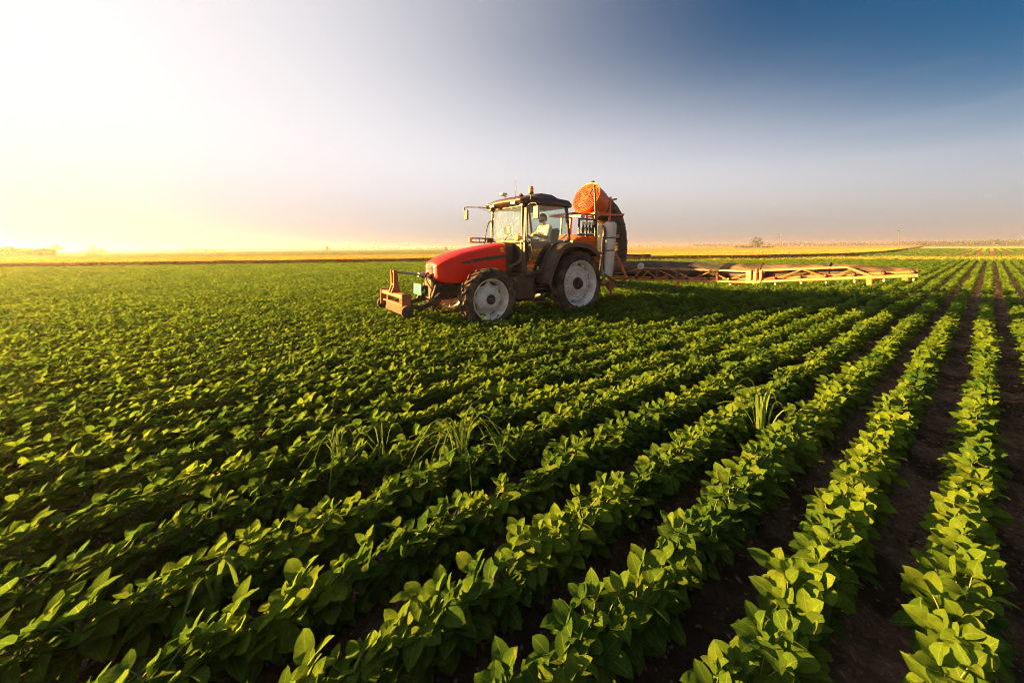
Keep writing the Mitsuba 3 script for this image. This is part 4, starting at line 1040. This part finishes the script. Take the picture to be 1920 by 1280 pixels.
# grassy headland between soybeans and the wheat on the right
head = [(5, 38.2), (18, 36.8), (33, 35.8), (43, 33.2), (53, 29.2), (80, 18.5), (120, 6), (120, 25), (75, 34), (57, 44), (50, 47), (43, 47), (26, 41.8), (6, 40.3)]
P = scatter(head, 60000, fr_)
dens = meshkit.fbm(P * .25, 3, 5)
scene['headland_grass'] = mikit.ply(join(blades_mesh(P, fr_.uniform(.12, .42, len(P)) * (.4 + 1.1 * dens), .07, fr_, .35), sheet(head, .04, .05, seed=7)), 'yellow_grass', smooth=False)
labels['headland_grass'] = {'label': 'yellow green strip of grass between the soybeans and the next field', 'category': 'grass', 'kind': 'stuff'}
# a second soybean field beyond it, its rows pointing to the same vanishing point
nf = 0
for k in range(10):
    lv = []
    for i in range(26):
        s = pr.uniform(.16, .26)
        g = quad_leaf(s, .75, .6, .1); Rm = tilt_to_sun(.4) @ orient(pr.uniform(0, 6.28), pr.normal(.15, .4), pr.normal(0, .4))
        lv.append((g[0] @ Rm.T + [pr.uniform(-1.6, 1.6), pr.normal(0, .11), pr.uniform(.1, .34)], g[1], g[2]))
    scene[f'far_row_kind_{k}'] = {'type': 'shapegroup', 'leaves': shape(stack(lv), 'far_leaf')}
for j in range(-30, 130):
    l = 12 - 1.25 * j
    t = 30.0
    while t < 210:
        c = l * LEFT + t * ROWD
        yb = np.interp(c[0], [43, 57, 75, 120, 200], [47.5, 44.5, 34.5, 25.5, 10]); ym = np.interp(c[0], [43, 65.6, 135, 400], [46.8, 62.5, 120.5, 348])
        if c[0] > 43 and yb < c[1] < ym and visible(c, 3) and c[1] < 190:
            nf += 1
            scene[f'far_soybean_rows__{nf:04d}'] = {'type': 'instance', 'g': {'type': 'ref', 'id': f'far_row_kind_{int(pr.integers(10))}'}, 'to_world': T().translate(c.tolist()).rotate([0, 0, 1], math.degrees(math.atan2(ROWD[1], ROWD[0])))}
        t += 3.1
labels['far_soybean_rows'] = {'label': 'rows of low crop on bare brown earth beyond the grass strip at far right', 'category': 'crop', 'kind': 'stuff'}
# green field behind the left wheat strip
gl = [(-150, 36), (-110, 42), (-69, 50), (-43, 61), (-14, 62), (7, 62), (-2, 1500), (-1500, 1500), (-1500, 300)]
scene['green_field'] = mikit.ply(sheet(gl, .30, .22, seed=9), 'green_crop', smooth=False); labels['green_field'] = {'label': 'flat green field behind the left wheat strip', 'category': 'crop', 'kind': 'stuff'}


# ------------------------------------------------------------------ skyline: trees, poles, sheds
def at_pixel_col(u, dist):
    d = _F + CR * (u - 960) / FPX - CU * (466 - CY) / FPX
    d = d[:2] / np.linalg.norm(d[:2])
    return np.append(d * dist, 0)


def tree(u, dist, h, wide, label, seed, trunk_h=.3, name='tree', clumps=26, leaf=None):
    r = np.random.default_rng(seed); b = at_pixel_col(u, dist)
    k = thing(name, label, 'tree' if name == 'tree' else 'shrub')
    tk = [tube([b + [0, 0, -.3], b + [r.normal(0, .02) * h, 0, h * trunk_h], b + [r.normal(0, .04) * h, r.normal(0, .03) * h, h * .7]], [h * .035, h * .026, h * .012], 8)]
    cc = []
    for i in range(clumps):
        a = r.uniform(0, 6.28); zz = r.uniform(trunk_h, 1.0); rad = wide * .5 * math.sin(math.pi * min(1, .18 + .8 * (zz - trunk_h) / (1 - trunk_h))) * math.sqrt(r.uniform(.1, 1))
        c = b + [math.cos(a) * rad, math.sin(a) * rad, zz * h * .94]
        cc.append(c)
        if i < 8:
            tk.append(tube([b + [0, 0, h * (trunk_h * .8 + .03 * i)], (b + c) / 2 + [0, 0, h * .12], c], [h * .014, h * .009, h * .004], 5))
    part(k, 'trunk', tk, 'bark', 40, I4)
    n = 1500 if h > 3.2 else 700
    i = r.integers(0, len(cc), n)
    P = np.array(cc)[i] + r.normal(0, wide * .075, (n, 3)) * [1, 1, .8]
    s = (leaf or h * .05) * r.uniform(.5, 1.2, n)
    q = r.normal(size=(n, 3, 3)); q /= np.linalg.norm(q, axis=2, keepdims=True)
    v = P[:, None] + q * s[:, None, None] * .8
    part(k, 'crown', mesh_of(v.reshape(-1, 3), np.arange(3 * n).reshape(-1, 3)), 'tree_leaf', False, I4)


tree(1420, 300, 8.4, 7.5, 'lone round crowned tree on the horizon right of the sprayer', 21, .30)
tree(106, 170, 3.5, 4.1, 'open crowned tree on the far left horizon beside the long low woods', 22, .35)
tree(175, 160, 3.3, 5.0, 'dense low tree standing alone on the left horizon', 23, .08)
tree(612, 320, 4.6, 4.8, 'small round bush on the horizon midway between left edge and tractor', 24, .10, 'shrub')
tree(836, 310, 3.6, 4.4, 'small round bush on the horizon just left of the tractor hood', 25, .08, 'shrub')
tree(787, 320, 1.9, 8, 'low wide bush on the horizon left of the small round bush by the hood', 26, .05, 'shrub')
tree(462, 340, 2.6, 6, 'low bush on the left horizon by the long sheds', 27, .05, 'shrub')
tree(1333, 320, 1.5, 5, 'tiny dark bush on the horizon left of the lone tree', 29, .05, 'shrub')


def woods(name, u0, u1, dist, h, label, seed, n=2500):
    r = np.random.default_rng(seed)
    k = numbered(name); P = []
    us = r.uniform(u0, u1, n)
    prof = meshkit.fbm(np.stack([us * .03, us * 0, us * 0 + seed], -1), 3, seed)
    for u, q in zip(us, prof):
        c = at_pixel_col(u, dist * r.uniform(.97, 1.03)); P.append([c[0], c[1], h * (.35 + .9 * q) * math.sqrt(r.uniform(0, 1))])
    P = np.array(P); q = r.normal(size=(n, 3, 3)); q /= np.linalg.norm(q, axis=2, keepdims=True)
    v = P[:, None] + q * (h * .34)
    scene[k] = mikit.ply(mesh_of(v.reshape(-1, 3), np.arange(3 * n).reshape(-1, 3)), 'far_woods'); labels[k] = {'label': label, 'category': 'woods', 'kind': 'stuff'}


woods('distant_woods', -60, 100, 210, 2.6, 'long low woods on the far left horizon', 31, 1200)
woods('distant_woods', 140, 700, 900, 4.5, 'thin line of woods along the left horizon', 32, 2500)
woods('distant_woods', 700, 1300, 1100, 7, 'thin hazy line of woods along the horizon behind the tractor', 33, 2500)
woods('distant_woods', 1300, 1720, 1000, 8.0, 'thin dark line of woods along the horizon right of the lone tree', 34, 2500)
woods('distant_woods', 1715, 1990, 800, 7.5, 'dark woods along the horizon at the far right', 35, 2500)
woods('hedge', 1376, 1450, 300, 2.0, 'low dark hedge at the foot of the lone tree', 36, 500)


def pole(u, dist, h, label):
    b = at_pixel_col(u, dist)
    k = thing('utility_pole', label, 'pole')
    part(k, 'post', tube([b + [0, 0, -.5], b + [0, 0, h]], [.17, .12], 10), 'pole_wood', 40, I4)
    part(k, 'crossarm', beam(b + [-.8, .3, h - .35], b + [.8, -.3, h - .35], .12), 'pole_wood', 30, I4)
    for s in (-.7, .7):
        part(k, 'insulator', lathe([(.001, 0), (.05, 0), (.06, .1), (.03, .18), (.001, .2)], 8, 'z', b + [s, -s * .37, h - .29]), 'white_plastic', 40, I4)


pole(1292, 300, 9.0, 'slim wooden pole on the horizon between the sprayer and the lone tree')
pole(1463, 300, 9.5, 'slim wooden pole on the horizon close to the right of the lone tree')
pole(1685, 290, 9.8, 'tallest wooden pole, far right above the end of the boom')
pole(767, 320, 7.0, 'slim wooden pole on the horizon left of the tractor hood')
pole(655, 420, 7.5, 'faint slim pole on the horizon beside the small round bush')


def shed(u, dist, L, w, h, label):
    b = at_pixel_col(u, dist); d = np.array([b[1], -b[0], 0]) / np.linalg.norm(b); e = np.array([-d[1], d[0], 0])
    M = np.eye(4); M[:3, 0], M[:3, 1], M[:3, 3] = d, e, b
    k = thing('farm_shed', label, 'building')
    part(k, 'wall', box(-L / 2, L / 2, -w / 2, w / 2, -.3, h, .05), 'white_wall', 30, M)
    part(k, 'roof', prism([(-w / 2 - .4, h - .1), (w / 2 + .4, h - .1), (w / 2 + .4, h + .02), (0, h + w * .17), (-w / 2 - .4, h + .02)], -L / 2 - .4, L / 2 + .4, 'x'), 'roof_tile', 30, M)
    for i in range(max(2, int(L / 7))):
        x = -L / 2 + (i + .5) * L / max(2, int(L / 7))
        part(k, 'door', box(x - 1.2, x + 1.2, -w / 2 - .06, -w / 2 + .05, 0, h * .7, .02), 'pole_wood', 30, M)


shed(368, 520, 22, 9, 2.0, 'long low shed on the left horizon')
shed(409, 500, 13, 8, 1.8, 'shorter low shed right of the long shed on the left horizon')
shed(80, 500, 9, 7, 2.6, 'small pale shed before the woods on the far left horizon')


# ------------------------------------------------------------------ evening haze
scene['haze_air'] = {'type': 'homogeneous', 'albedo': rgb(.97, .93, .84), 'sigma_t': .0012, 'phase': {'type': 'hg', 'g': .77}}
scene['haze'] = {'type': 'cube', 'to_world': T().translate([0, 0, 4.6]).scale([4300, 4300, 6.4]), 'bsdf': {'type': 'null'}, 'interior': {'type': 'ref', 'id': 'haze_air'}}
labels['haze'] = {'label': 'thin warm evening haze over the fields', 'category': 'haze', 'kind': 'stuff'}
scene['camera']['medium'] = {'type': 'ref', 'id': 'haze_air'}
